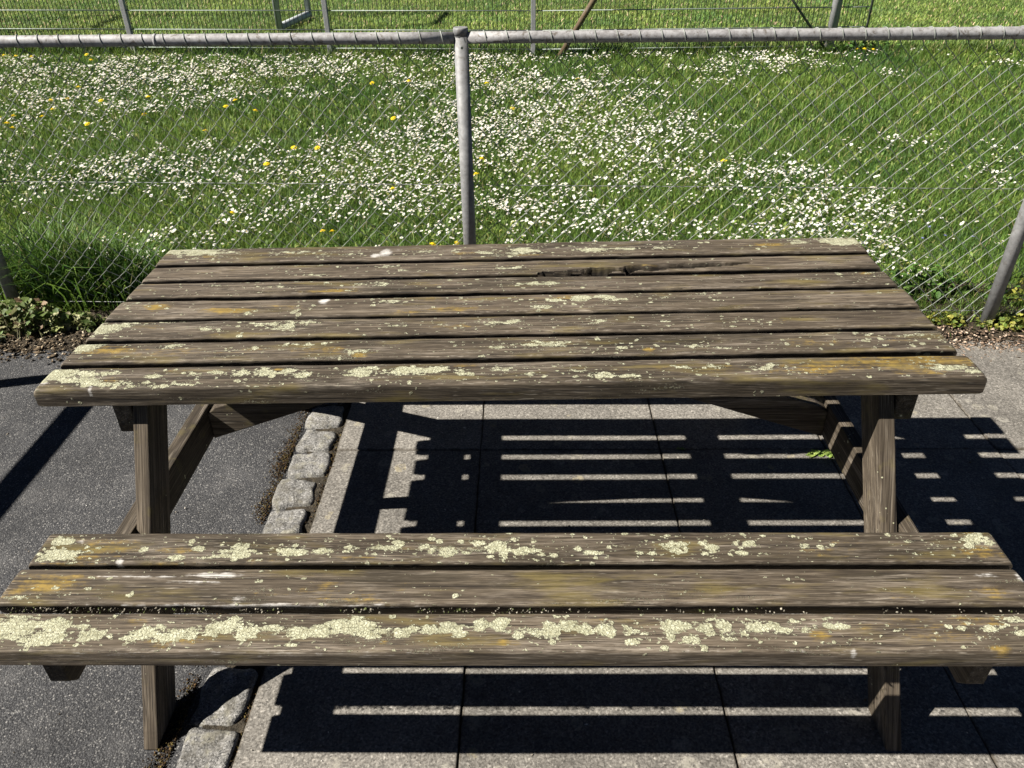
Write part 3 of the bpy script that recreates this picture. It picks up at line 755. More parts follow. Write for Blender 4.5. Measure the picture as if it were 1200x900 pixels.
# broad low leaves of daisies and clover
def low_leaves(n, y0, y1, sz):
    x, y = scatter(n, 0, 0, y0, y1)
    k = (y > FY(x)+.05) & (nz2(x, y, 1.4, 17.)+rng.normal(0, .25, n) > -.05)
    x, y = x[k], y[k]; n = len(x)
    col = np.array([(.14, .20, .036), (.09, .15, .030), (.20, .25, .055), (.26, .27, .08)])[rng.choice(4, n, p=[.4, .35, .18, .07])]*np.exp(rng.normal(0, .18, (n, 1)))
    parts.append(blades(np.stack([x, y, rng.uniform(-.02, .012, n)], 1), sz*rng.uniform(.6, 1.4, n), sz*rng.uniform(.35, .6, n), rng.uniform(.9, 1.25, n), col))
low_leaves(26000, 1.7, 4.2, .026)
low_leaves(14000, 4.2, 8.1, .032)
def join(parts):
    V, Q, T, C = [], [], [], []
    o = 0
    for v, q, t, c in parts:
        V.append(v); Q.append(q+o); T.append(t+o); C.append(c); o += len(v)
    return np.concatenate(V), [np.concatenate(Q), np.concatenate(T)], np.concatenate(C)
def grass_obj(name, parts, mat=None):
    V, F, C = join(parts)
    return link_mesh(name, np_mesh(name, V, F, mat or BLADE, True, C))
tag(grass_obj('meadow_grass', parts), kind='stuff')
# mown pitch beyond the far fence
parts = []
n = 170000
x, y = scatter(n, 0, 0, 8.1, 15.5)
col = grass_cols(n, x, y)*np.array((1.95, 1.62, 2.3))*(1+.25*nz2(x, y, .5, 31.))[:, None]
parts.append(blades(np.stack([x, y, np.full(n, -.036)], 1), (.034+.022)*rng.uniform(.7, 1.1, n), .0085*rng.uniform(.6, 1.3, n), rng.uniform(.5, 1.2, n), col))
tag(grass_obj('pitch_grass', parts), kind='stuff')
# unmown fringe under the far fence
BFY = lambda x: np.where(x < .16, 8.02-.085*(x-.16), 8.02+.012*(x-.16))
parts = []
n = 15000
x = rng.uniform(-9, 6.4, n); y = BFY(x)+rng.normal(0, .10, n)
hh = .10*np.exp(rng.normal(0, .4, n))*(1+.6*nz2(x, y, 1.4, 5.))
parts.append(blades(np.stack([x, y, np.full(n, -.036)], 1), hh, .008*rng.uniform(.6, 1.3, n), rng.uniform(.2, .9, n), grass_cols(n, x, y)*.75))
tag(grass_obj('fence_fringe_grass', parts), kind='stuff')
# rough grass along the near fence
parts = []
n = 9000
x = rng.uniform(-3.2, 3.6, n); y = FY(x)+rng.normal(.10, .06, n)
k = nz2(x, y, 2.2, 12.)+rng.normal(0, .2, n) > -.02
x, y = x[k], y[k]; n = len(x)
parts.append(blades(np.stack([x, y, np.full(n, -.01)], 1), .075*np.exp(rng.normal(0, .4, n)), .0038*rng.uniform(.6, 1.3, n), rng.uniform(.2, 1, n), grass_cols(n, x, y)*.85))
tag(grass_obj('verge_grass', parts), kind='stuff')
# tall tuft behind the left fence post
parts = []
n = 2300
x = rng.normal(-2.12, .27, n); y = 1.93+rng.normal(0, .09, n)+.02*rng.random(n)
k = (x < -1.72) & (y > FY(x)+.02)
x, y = x[k], y[k]; n = len(x)
u_ = rng.random((n, 1))**1.5; gc = np.array((.055, .135, .022))*(1-u_)+np.array((.17, .26, .045))*u_
gc = np.where(rng.random((n, 1)) < .05, np.array((.20, .20, .08)), gc)
parts.append(blades(np.stack([x, y, np.full(n, -.02)], 1), rng.uniform(.20, .44, n)*(1-.35*np.clip(np.abs(x+2.15)/.5, 0, 1)), 0.0068*rng.uniform(.6, 1.3, n), rng.uniform(.1, .95, n), gc, curve=1.4))
tag(grass_obj('grass_clump', parts), 'tall dark green clump of long grass behind the wire mesh left of the table', 'grass')

# ------------------------------------------------------------------ flowers
def fan_flower(rays, r, col_p, col_c, rc, dome, seed):
    g = np.random.default_rng(seed)
    V = [(0, 0, dome)]; C = [col_p]
    F = []
    for i in range(rays):
        a = 2*math.pi*i/rays+g.normal(0, .06); rr = r*g.uniform(.88, 1.08); hw = math.pi/rays*.82
        b = len(V)
        for da, q in ((-hw*.6, .35), (-hw, .85), (0, 1.0), (hw, .85), (hw*.6, .35)):
            V.append((rr*q*math.cos(a+da), rr*q*math.sin(a+da), dome*(1-q)+g.normal(0, .03)*r+.10*r*(q-.6)))
            C.append(col_p)
        F += [(b, b+1, b+2), (b, b+2, b+3), (b, b+3, b+4), (0, b, b+4)]
    b = len(V)
    V.append((0, 0, dome+rc*.55)); C.append(col_c)
    for i in range(7):
        a = 2*math.pi*i/7
        V.append((rc*math.cos(a), rc*math.sin(a), dome+rc*.1)); C.append(col_c)
    F += [(b, b+1+i, b+1+(i+1) % 7) for i in range(7)]
    # stem
    b = len(V)
    for z in (0, -1):
        for i in range(3):
            a = 2.1*i
            V.append((.0011*math.cos(a), .0011*math.sin(a), -.003 if z == 0 else -.085)); C.append((.08, .13, .03))
    F += [(b+i, b+3+i, b+3+(i+1) % 3) for i in range(3)]+[(b+i, b+3+(i+1) % 3, b+(i+1) % 3) for i in range(3)]
    return np.array(V), np.array(F), np.array(C)
WHITE = (.80, .80, .78); YEL = (.75, .48, .03)
D_VAR = [fan_flower(11, .0125, WHITE, YEL, .0038, .001, s) for s in range(3)]
D_MESH = [np_mesh('daisy', v, [f], PETAL, False, c) for v, f, c in D_VAR]

GREEN_HOLES = [  # x, y, rx, ry, strength: bare green areas of the lawn
    (2.35, 5.3, 1.15, 1.7, 1.2), (-1.75, 5.4, .9, .9, .8), (-2.2, 4.7, .8, .5, .6), (.85, 3.2, .5, .25, .6), (3.0, 2.9, .6, .5, .6),
    (-2.2, 3.0, .8, .4, .7), (-1.0, 2.45, .6, .25, .5), (.35, 2.6, .4, .2, .5), (2.3, 2.1, .5, .3, .7), (-3.6, 4.6, .4, .5, .5), (4.6, 6, 1.2, 2, 1.0), (1.2, 7.0, .7, .5, .5)]
RICH = [(.9, 2.6, .6, .3, .4), (1.5, 2.35, .4, .25, .5), (.15, 3.0, .5, .3, .3), (2.2, 2.75, .3, .2, .5), (-.5, 3.1, .6, .3, .3), (-1.3, 3.0, .6, .25, .3), (.8, 4.6, 1.2, .9, .55), (-.5, 4.9, .8, .5, .4), (1.3, 3.0, .45, .35, .3), (-1.0, 3.6, 1.0, .5, .35), (1.9, 2.95, .3, .2, .6), (2.9, 4.3, .5, .25, .7),
        (2.2, 6.9, .9, .5, .5), (-1.5, 4.3, 1.0, .35, .5), (1.6, 2.35, .35, .3, .7), (-3.3, 6.8, 1.5, .7, .45), (1.45, 3.7, .4, .3, .2), (.3, 6.3, 1.0, .5, .45), (-2.6, 3.9, .7, .2, .4)]
def daisy_density(x, y):
    d = .36+.62*nz2(x, y, 1.3, 21.)+.75*nz2(x, y, 4.0, 22.)+.35*nz2(x, y, 9., 23.)
    for a, b, rx, ry, s in GREEN_HOLES: d -= s*np.exp(-((x-a)/rx)**2-((y-b)/ry)**2)
    for a, b, rx, ry, s in RICH: d += s*np.exp(-((x-a)/rx)**2-((y-b)/ry)**2)
    return d
n = 76000
y = 1.78+(8.0-1.78)*rng.random(n)**.80
x = rng.uniform(-1, 1, n)*(1.0+.78*(y+1.34))
k = (rng.random(n)*1.05 < daisy_density(x, y)) & (y > FY(x)+.15) & (y < BFY(x)-.15) & ~((x < -1.75) & (y < 2.25))
x, y = x[k], y[k]
n = len(x)
z = .036+rng.uniform(-.012, .022, n)+.012*nz2(x, y, 1.6, 2.)
tx = rng.normal(-.12, .28, n); ty = rng.normal(-.12, .28, n); rz = rng.random(n)*6.28; sc = .42+.44*rng.random(n)**1.5
# in the picture's own frame, for picking the nearest flowers
cx0, cy0 = .0424, -1.3362
d = np.stack([x-cx0, y-cy0, z-1.6158], 1)
dep = d@np.array(fwd); px = 600+900*(d@np.array(r2))/dep; py = 450-900*(d@np.array(u2))/dep
vis = (px > 5) & (px < 1195) & (py > 50) & (py < 286)
order = np.argsort(np.where(vis, dep, 99))
near = order[:300]; rest = np.setdiff1d(np.arange(n), near)
for q, i in enumerate(near):
    o = bpy.data.objects.new('daisy', D_MESH[q % 3])
    COL.objects.link(o)
    o.location = (x[i], y[i], z[i]); o.rotation_euler = (ty[i]*-1, tx[i], rz[i]); o.scale = (sc[i],)*3
    tag(o, 'small white daisy in the grass close behind the near fence', 'flower', 'daisies nearest the fence')
VV, FF, CC = [], [], []
off = 0
for q, i in enumerate(rest):
    v, f, c = D_VAR[q % 3]
    Rm = np.array(Matrix.Rotation(0, 3, 'X'))
    from_e = bpy.types.Object
    cz, sz = math.cos(rz[i]), math.sin(rz[i])
    vx = v[:, 0]*cz-v[:, 1]*sz; vy = v[:, 0]*sz+v[:, 1]*cz; vz = v[:, 2]
    # small tilts
    k2 = sc[i]*(1.0+.06*max(0, y[i]-3.5))
    vx2 = vx+vz*tx[i]; vy2 = vy+vz*ty[i]; vz2 = vz-vx*tx[i]-vy*ty[i]
    VV.append(np.stack([x[i]+vx2*k2, y[i]+vy2*k2, z[i]+vz2*k2], 1)); FF.append(f+off); CC.append(c); off += len(v)
tag(link_mesh('daisies', np_mesh('daisies', np.concatenate(VV), [np.concatenate(FF)], PETAL, False, np.concatenate(CC))), kind='stuff')

dv, df, dc = fan_flower(22, .0175, (.80, .60, .02), (.78, .54, .015), .010, .004, 77)
DAND = np_mesh('dandelion', dv, [df], PETAL, False, dc)
dand = [(-1.04, 2.57), (-.985, 2.565), (-.427, 2.38), (-.30, 2.39), (-.235, 3.85), (-.26, 3.52), (-5.82, 7.90), (-5.66, 7.85), (-5.45, 7.8), (-2.39, 4.62), (-1.59, 4.15), (-1.42, 4.14),
        (-4.13, 5.68), (-4.0, 5.72), (-4.08, 4.9), (-4.2, 4.95), (3.72, 7.78), (3.80, 7.80), (3.88, 7.75), (-.30, 6.22), (-4.88, 7.9), (-3.41, 4.85), (-1.68, 3.77), (-3.9, 5.1), (-3.95, 4.75)]+[(-4.3+random.gauss(0, .9), 5.6+random.gauss(0, .9)) for _ in range(16)]+[(random.uniform(-2.2, 1.8), random.uniform(2.6, 6.5)) for _ in range(9)]
for i, (a, b) in enumerate(dand):
    o = bpy.data.objects.new('dandelion', DAND)
    COL.objects.link(o)
    o.location = (a, b, .065); o.rotation_euler = (rng.normal(.15, .2), rng.normal(-.15, .2), rng.random()*6); o.scale = (1.0 if b < 3 else 1.35,)*3
    tag(o, 'yellow dandelion flower standing among white daisies in the lawn', 'flower', 'dandelions in the lawn')
bv, bf, bc = fan_flower(5, .008, (.16, .17, .42), (.5, .5, .6), .002, .001, 5)
BLUE = np_mesh('speedwell', bv, [bf], PETAL, False, bc)
for i in range(16):
    o = bpy.data.objects.new('speedwell', BLUE)
    COL.objects.link(o)
    o.location = (1.95+rng.normal(0, .22), 2.42+rng.normal(0, .16), .05+rng.uniform(0, .02)); o.rotation_euler = (rng.normal(0, .3), rng.normal(0, .3), rng.random()*6)
    tag(o, 'tiny blue flower in the lawn right of the table', 'flower', 'tiny blue flowers in the lawn')

# ------------------------------------------------------------------ leafy weeds
def leaf_shape(kind):
    if kind == 'lobed':
        pts = []
        for a, r in ((-150, .35), (-115, .62), (-95, .48), (-62, .85), (-40, .6), (-14, .95), (0, 1.08), (14, .95), (40, .6), (62, .85), (95, .48), (115, .62), (150, .35)):
            pts.append((r*math.cos(R(a)), r*math.sin(R(a))))
    else:
        pts = [(-.45, -.12), (-.2, -.32), (.2, -.36), (.6, -.22), (1, 0), (.6, .22), (.2, .36), (-.2, .32), (-.45, .12)]
    return pts
def leafy(name, centers, size, cols, kind, label, cat, group=None, droop=.5, rise=.03, stems=True):
    V, F, C = [], [], []
    shp = leaf_shape(kind)
    for (x, y, z) in centers:
        s = size*random.uniform(.55, 1.25); az = random.uniform(0, 6.28); tilt = random.gauss(.25, droop); roll = random.gauss(0, .4)
        m = Matrix.Translation((x, y, z)) @ Matrix.Rotation(az, 4, 'Z') @ Matrix.Rotation(tilt, 4, 'Y') @ Matrix.Rotation(roll, 4, 'X')
        c = np.array(random.choice(cols))*math.exp(random.gauss(0, .18))
        b = len(V)
        V.append(m @ Vector((.05*s, 0, -.10*s))); C.append(c*.8)
        for px_, py_ in shp:
            rr = math.hypot(px_, py_)
            V.append(m @ Vector((px_*s, py_*s, (-.22*rr*rr+.12*abs(py_)+random.gauss(0, .05))*s))); C.append(c*random.uniform(.85, 1.15))
        k = len(shp)
        F += [(b, b+1+i, b+1+(i+1) % k) for i in range(k)]
        if stems:
            b = len(V)
            g0 = Vector((x+random.gauss(0, .02), y+random.gauss(0, .02), -.01)); t = m @ Vector((-.3*s, 0, -.05*s))
            for q in (g0, t):
                V += [q+Vector((.0012, 0, 0)), q-Vector((.0012, 0, 0))]; C += [c*.7, c*.7]
            F += [(b, b+1, b+3), (b, b+3, b+2)]
    o = link_mesh(name, np_mesh(name, np.array([tuple(v) for v in V]), [np.array(F)], LEAF, False, np.array(C)))
    return tag(o, label, cat, group)
def cloud(n, cx, cy, rx, ry, h, zb=.02):
    out = []
    for _ in range(n):
        a = random.uniform(0, 6.28); r = math.sqrt(random.random())
        out.append((cx+rx*r*math.cos(a), cy+ry*r*math.sin(a), zb+h*random.random()*(1-.7*r*r)))
    return out
GL = [(.12, .165, .045), (.19, .21, .075), (.08, .125, .03), (.25, .25, .12), (.11, .155, .04), (.28, .26, .15)]
RD = GL+GL+[(.22, .15, .09), (.16, .21, .05), (.14, .20, .04)]
DG = [(.06, .13, .024), (.085, .165, .03), (.12, .20, .045)]
YG = [(.20, .22, .04), (.27, .26, .05), (.14, .18, .035), (.10, .15, .03)]
leafy('weed', cloud(420, -2.12, 1.59, .21, .085, .14), .026, RD, 'lobed', 'lobed yellow green weed with a few reddish leaves by the left fence post', 'plant')
leafy('weed', cloud(150, -1.88, 1.61, .10, .05, .06), .019, GL, 'lobed', 'small low weed in the dirt beside the left end of the tabletop', 'plant')
leafy('weed', cloud(200, -2.30, 1.50, .14, .06, .06), .018, GL, 'oval', 'low spreading weed with small oval leaves at the left picture edge', 'plant')
leafy('ivy', cloud(240, 2.14, 1.59, .16, .055, .05), .017, YG, 'lobed', 'low yellow green creeper around the foot of the right fence post', 'plant')
leafy('ivy', cloud(120, 1.86, 1.61, .09, .05, .04), .016, YG, 'lobed', 'small yellow creeper just left of the right fence post', 'plant')
leafy('shrub', cloud(230, 1.86, 1.92, .26, .13, .13), .026, DG, 'oval', 'dark green leafy plant behind the mesh at the right table end', 'plant', rise=.05)
leafy('shrub', cloud(150, 2.28, 1.84, .16, .10, .10), .026, DG+YG, 'oval', 'bushy green plant behind the mesh right of the right fence post', 'plant')
leafy('joint_weed', cloud(60, 1.035, .704, .05, .011, .012, .006), .020, [(.20, .30, .06), (.26, .33, .08)], 'oval', 'small bright green weed in the paving joint beside the right seat beam', 'plant', stems=False)
leafy('joint_weed', cloud(10, .575, .735, .016, .008, .012, .006), .013, [(.16, .23, .05)], 'oval', 'tiny weed sprig in the paving joint under the middle of the table', 'plant', stems=False)

# ------------------------------------------------------------------ picnic table
TILT = 0.01385
ZT = lambda x: .75+TILT*x
table = empty('picnic_table', (0, .374, 0))
tag(table, 'weathered brown wooden picnic table with attached benches covered in pale lichen', 'picnic table')

def field(marks, X, Y, soft=1.0):
    D = np.zeros_like(X)
    a = np.array(marks).reshape(-1, 5)
    for x, y, rx, ry, s in a:
        d = ((X-x)/(rx*1.25))**2+((Y-y)/(ry*1.25+.0015))**2
        D = np.maximum(D, s*np.clip(1-d, 0, 1)**.6 if soft == 1.0 else s*np.exp(-d))
    return D

def plank(name, key, x0, x1, y0, y1, ztop, t, split=None, seed=0, skew=0.0, under=0.0):
    nx = int((x1-x0)/.004)
    u = np.linspace(0, 1, nx)
    g = np.random.default_rng(seed)
    r = .005
    wv = y1-y0
    nt_ = max(18, int(wv/.0042))
    prof = [(0, -t), (0, -t*.6), (0, -t*.35)]
    for a in (0, 30, 60): prof.append((r-r*math.cos(R(a)), -r+r*math.sin(R(a))))
    for q in np.linspace(r, wv-r, nt_): prof.append((q, 0))
    for a in (60, 30, 0): prof.append((wv-(r-r*math.cos(R(a))), -r+r*math.sin(R(a))))
    prof += [(wv, -t*.35), (wv, -t*.6), (wv, -t)]
    prof = np.array(prof); m = len(prof)
    X = x0+(x1-x0)*u[:, None]*np.ones((1, m)); Y = y0+prof[None, :, 0]*np.ones((nx, 1)); Z = prof[None, :, 1]*np.ones((nx, 1))
    if under:      # front side slanted back under the top edge, shaped to fall in shade
        Y += np.where(prof[None, :, 0] < .004, under*np.clip(-prof[None, :, 1]-r*.6, 0, t)/t, 0)
    # worn edges and slow warp
    for i in range(nx):
        xx = X[i, 0]
        w1 = mnoise.noise(Vector((xx*1.1, seed*3.7, 0))); w2 = mnoise.noise(Vector((xx*1.3, seed*3.7, 9)))
        e1 = mnoise.noise(Vector((xx*14, seed*5.1, 3)))+.6*mnoise.noise(Vector((xx*45, seed*5.1, 3))); e2 = mnoise.noise(Vector((xx*14, seed*5.1, 6)))
        Y[i] += .0025*w1
        Z[i] += .002*w2
        top = prof[:, 1] > -t*.5
        fr = np.clip(1-prof[:, 0]/.009, 0, 1); bk = np.clip(1-(wv-prof[:, 0])/.012, 0, 1)
        Z[i] -= np.where(top, fr*(.0012+.0018*e1)+bk*(.0018+.0018*e2), 0)
        # cupping of old boards
        Z[i] += np.where(top, .0012*math.sin(seed*1.9)*(np.cos((prof[:, 0]/wv-.5)*math.pi)), 0)
        # end rounding and a rough saw cut
    endd = np.minimum(X-x0, x1-X)
    Z -= np.where(prof[None, :, 1] > -t*.5, np.clip(.009-endd, 0, .009)**2/.009*.8, 0)
    Z += np.where(prof[None, :, 1] < -t*.5, np.clip(.006-endd, 0, .006)*.6, 0)
    ROT_SHADE = np.zeros_like(X)
    if split is not None:
        for (sx0, sx1, depth) in split:
            for i in range(nx):
                tt = (X[i, 0]-sx0)/(sx1-sx0)
                if 0 < tt < 1:
                    wsp = .050*math.sin(math.pi*tt)**.6*(.75+.5*mnoise.noise(Vector((tt*9, 1, seed))))*(1 if tt > .4 else .75)
                    ctr = .001+.040*tt+.006*mnoise.noise(Vector((tt*14, 5, seed)))
                    q = prof[:, 0]
                    inn = np.clip(1-np.abs(q-ctr)/(max(wsp, 1e-4)*.5), 0, 1)
                    ROT_SHADE[i] = np.maximum(ROT_SHADE[i], np.clip(inn*6, 0, 1)*.97)
                    rag = .8+.6*abs(mnoise.noise(Vector((X[i, 0]*60, 2, 1))))
                    Z[i] -= np.where(prof[:, 1] > -t*.5, depth*np.clip(inn*2.2, 0, 1)*rag, 0)
    zt = np.array([ztop(a) for a in X[:, 0]])[:, None]
    Yw = Y+skew*X
    Zw = Z+zt
    mk = MARKS.get(key, {})
    fl = {}
    top = (prof[None, :, 1] > -t*.55).astype(float)
    fl['rim'] = (np.exp(-((prof[None, :, 0]-.0045)/.003)**2)*top*.62+np.exp(-endd/.008)*top*.5).ravel()
    fl['rot'] = (ROT_SHADE*top).ravel()  # mask for rot and painted shade inside the split
    fl['top'] = np.broadcast_to((prof[None, :, 1] > -.0025), X.shape).astype(float).ravel()
    if 'lich' in mk:
        hm = np.array(mk['lich']).reshape(-1, 5).copy(); hm[:, 2] = hm[:, 2]*1.6+.025; hm[:, 3] = hm[:, 3]*1.5+.010
        fl['halo'] = field(hm.ravel(), X, Y, 0).ravel()
    for a in ('lich', 'yel', 'white'):
        D = field(mk[a], X, Y, 1.0 if a == 'lich' else 0) if a in mk else np.zeros_like(X)
        fl[a] = (D*top).ravel()
    i = np.arange(nx-1)[:, None]*m+np.arange(m-1)[None]
    F = np.stack([i, i+m, i+m+1, i+1], -1).reshape(-1, 4)
    j = np.arange(nx-1)*m
    Fb = np.stack([j+m-1, j+2*m-1, j+m, j], -1)
    # end caps as n-gons fan
    cap0 = np.array([np.arange(m)]); cap1 = np.array([np.arange(m)[::-1]+(nx-1)*m])
    me = np_mesh(name, np.stack([X.ravel(), Yw.ravel(), Zw.ravel()], 1), [F, Fb, cap0, cap1], W_PLANK, False, floats=fl)
    sm = np.ones(len(me.polygons), bool); sm[-2:] = False
    me.polygons.foreach_set('use_smooth', sm)
    me.validate(); me.update()
    bm = bmesh.new(); bm.from_mesh(me); bmesh.ops.recalc_face_normals(bm, faces=bm.faces)
    for e in bm.edges:
        if len(e.link_faces) == 2 and e.calc_face_angle(0) > R(50): e.smooth = False
    bm.to_mesh(me); bm.free()
    return link_mesh(name, me, table)

TP = [(0, .088, -.993, .994), (.108, .196, -.990, .984), (.215, .300, -.985, .986), (.316, .412, -.986, .992), (.433, .516, -.984, .988), (.538, .622, -.988, .986), (.643, .746, -.992, .992)]
for i, (y0, y1, xa_, xb_) in enumerate(TP):
    plank('tabletop_plank', 'table%d' % (i+1), xa_, xb_, y0, y1, ZT, .043, split=[(.08, .66, .036)] if i == 5 else None, seed=i+1, under=.013 if i else 0)
ZB = lambda x: .480
SP = [(-.4565, -.368, -.965, 1.012), (-.3500, -.2575, -.968, 1.010), (-.2440, -.1550, -.962, 1.013)]
for i, (y0, y1, xa_, xb_) in enumerate(SP):
    plank('seat_plank', 'seat%d' % (i+1), xa_, xb_, y0, y1, ZB, .038, seed=20+i, skew=.0015, under=.011 if i else 0)
for i, (y0, y1, xa_, xb_) in enumerate(SP):
    plank('seat_plank', 'rearseat%d' % (i+1), xa_, xb_, .748-y1, .748-y0, lambda x: .480+.006*x, .038, seed=30+i)

TN = .571
def leg(xa_, xb_, ztop, shear, rear):
    poly = [(-.350, 0), (-.350+TN*ztop, ztop), (-.350+TN*ztop+.109, ztop), (-.241, 0)]
    if rear: poly = [(.748-y, z) for y, z in poly]
    m = MB(); m.prism(poly, xa_, xb_, shear, .003); m.build('leg', W_LEGR if rear else W_LEG, table)
shR = lambda z: .037*(1-z/.7)
for rear in (False, True):
    leg(-.8115, -.779, .694, None, rear)
    leg(.8035, .8375, .716, shR, rear)
for x0, x1 in ((-.851, -.8145), (.8575, .892)):
    m = MB()
    m.prism([(-.438, .440), (-.438, .368), (-.417, .343), (1.168, .343), (1.190, .368), (1.190, .440)], x0, x1, None, .003)
    m.build('seat_beam', W_BEAM, table)
for x0, x1, zt, zl in ((-.856, -.8145, ZT(-.835)-.044, .603), (.8425, .884, ZT(.86)-.044, .632)):
    m = MB()
    m.prism([(.032, zt), (.032, zl), (.716, zl), (.716, zt)], x0, x1, None, .003)
    m.build('batten', W_BEAM, table)
for x0, x1, zt in ((-.778, -.690, ZT(-.73)-.0445), (-.048, .048, .75-.0445), (.720, .802, ZT(.76)-.0445)):
    m = MB()
    m.prism([(.018, zt), (.018, zt-.006), (.040, zt-.024), (.705, zt-.024), (.728, zt-.006), (.728, zt)], x0, x1, None, .002)
    m.build('cleat', W_BEAM, table)
# diagonal braces from the seat beams up to the middle cleat
m = MB(); m.prism_y([(-.813, .342), (-.813, .425), (-.790, .445), (-.10, .680), (.0, .680), (-.06, .612)], .352, .392, .003); m.build('brace', W_BRACE, table)
m = MB(); m.prism_y([(.8565, .342), (.8565, .425), (.825, .445), (.10, .681), (.01, .681), (.06, .612)], .356, .396, .003); m.build('brace', W_BRACE, table)
# crumbs of moss and cone scales caught between the front seat planks
n = 520
xx = np.concatenate([rng.uniform(-.95, .1, 330), rng.uniform(-.95, 1.0, 190)])
keep = (nz2(xx, xx*0, 7, 3.) > -.1)
xx = xx[keep]; n = len(xx)
P = np.stack([xx, -.3515+rng.normal(0, .0016, n), .457+rng.uniform(0, .014, n)], 1)
o = crumbs('debris', P, rng.uniform(.0014, .0036, n), pal(n, [(.03, .025, .018), (.10, .09, .07), (.22, .20, .16), (.05, .06, .02)]), .8, parent=table)

# ------------------------------------------------------------------ near chain link fence
fence = empty('chain_link_fence', (-.18, 1.666, 0))
tag(fence, 'grey galvanised chain link fence with a round top rail behind the table', 'fence')
RZ = lambda x: 1.157+.0037*x
POSTX = [-4.35, -2.2414, -.1806, 2.0275, 4.2]
for x in POSTX:
    y = FY(x)
    m = MB()
    top = 1.187 if abs(x+.18) < .01 else RZ(x)+.026
    m.tube([(x, y, -.1), (x, y, top)], .0262, 20)
    m.tube([(x, y, top-.024), (x, y, top-.001), (x, y, top+.004)], [.0272, .0272, .0250], 20)
    m.tube([(x, y, top-.026), (x, y, top-.023)], [.0272, .0272], 20, False)
    p = m.build('post', GALV, fence)
    m = MB(); m.tube([(x+.004, y-.0255, RZ(x)-.030), (x+.004, y-.0295, RZ(x)-.030)], .005, 8); m.build('bolt', DARKW, p)
for a, b in zip(POSTX[:-1], POSTX[1:]):
    m = MB()
    xs_ = np.linspace(a+.024, b-.024, 12)
    m.tube([(x, FY(x), RZ(x)) for x in xs_], .0208, 20)
    o = m.build('top_rail', RAILM, fence)
    if a < -2 and a > -3:   # pipe sleeve on the left length
        m = MB()
        m.tube([(x, FY(x), RZ(x)) for x in (-1.308, -1.298)], .0226, 20)
        m.build('joint_ring', RAILM, o)
# mesh of interlocked zigzag wires, wrapped over the rail
def chain_link():
    D = .0785; H = D/2
    V, F = [], []
    x0 = -4.30
    nw = int(8.45/H)
    lev = np.arange(0, 1.125, H)
    off = 0
    def disp(x, z):
        a = np.clip((.42-z)/.42, 0, 1)**1.3
        l = 1.0 if x < -1.25 else .35
        q = Vector((x*3.1, z*3.1, 2.))
        nv = mnoise.noise_vector(q)
        q2 = mnoise.noise_vector(Vector((x*14, z*14, 8.)))
        return (nv.x*(.004+.035*a*l)+q2.x*(.0022+.012*a*l), nv.y*(.006+.05*a*l), nv.z*(.003+.035*a*l)+q2.z*(.0022+.012*a*l))
    rw = .00138
    ns = 5
    for i in range(nw):
        xl = x0+i*H
        pts = []
        for j, zz in enumerate(lev[::-1]):
            right_ = (i+j) % 2 == 0
            x = xl+(H if right_ else 0)
            z = 1.122-j*H
            yo = (.0022 if right_ else -.0022)
            dx, dy, dz = disp(x, z)
            yb = FY(x)+.0185-.0048*x
            if j == 0: yb = FY(x)+.0165-.003*x; dx = dy = dz = 0
            pts.append((x+dx, yb+dy+yo, z+dz))
            if zz < (.02 if x > -1.3 else .05): break
        # quarter points give the wire its springy curve
        P = []
        for a, b in zip(pts[:-1], pts[1:]):
            a = np.array(a); b = np.array(b); md = (a+b)/2
            P += [a, a+(b-a)*.12+np.array((0, 0, -.0014)), md, a+(b-a)*.88+np.array((0, 0, .0014))]
        P.append(np.array(pts[-1]))
        P = np.array(P)
        nl_ = 0
        if i % 2 == 0:      # loop over the rail
            xr = P[0][0]; lp = []
            for a in np.linspace(-70, 250, 15):
                t = (a+70)/320
                xx_ = xr-.012+.030*t
                lp.append((xx_, FY(xr)+.0226*math.cos(R(a)), RZ(xr)+.0226*math.sin(R(a))))
            P = np.concatenate([np.array(lp[::-1]), P[0:1]*[1, 1, 1], P]) if False else np.concatenate([np.array(lp)[::-1], P]); nl_ = len(lp)
        T = np.gradient(P, axis=0); T /= np.linalg.norm(T, axis=1)[:, None]+1e-9
        ref = np.array((0, 1., .05)); S = np.cross(T, ref); S /= np.linalg.norm(S, axis=1)[:, None]+1e-9
        U_ = np.cross(S, T)
        m = len(P)
        ang = np.arange(ns)*2*np.pi/ns
        rr_ = np.where(np.arange(m) < nl_, .0021, rw)[:, None, None]
        ring = P[:, None]+rr_*(np.cos(ang)[None, :, None]*S[:, None]+np.sin(ang)[None, :, None]*U_[:, None])
        V.append(ring.reshape(-1, 3))
        i_ = np.arange(m-1)[:, None]*ns; k_ = np.arange(ns)[None]; l_ = (k_+1) % ns
        F.append(np.stack([i_+k_, i_+l_, i_+ns+l_, i_+ns+k_], -1).reshape(-1, 4)+off)
        off += m*ns
    return link_mesh('wire_mesh', np_mesh('wire_mesh', np.concatenate(V), [np.concatenate(F)], WIRE, True), fence)
chain_link()
for z in (.603, .06):
    m = MB()
    m.tube([(x, FY(x)+.031, z+(.01*(-x)/2.5 if z > .3 else 0)) for x in np.linspace(-4.35, 4.2, 14)], .0016, 6)
    m.build('tension_wire', WIRE, fence)

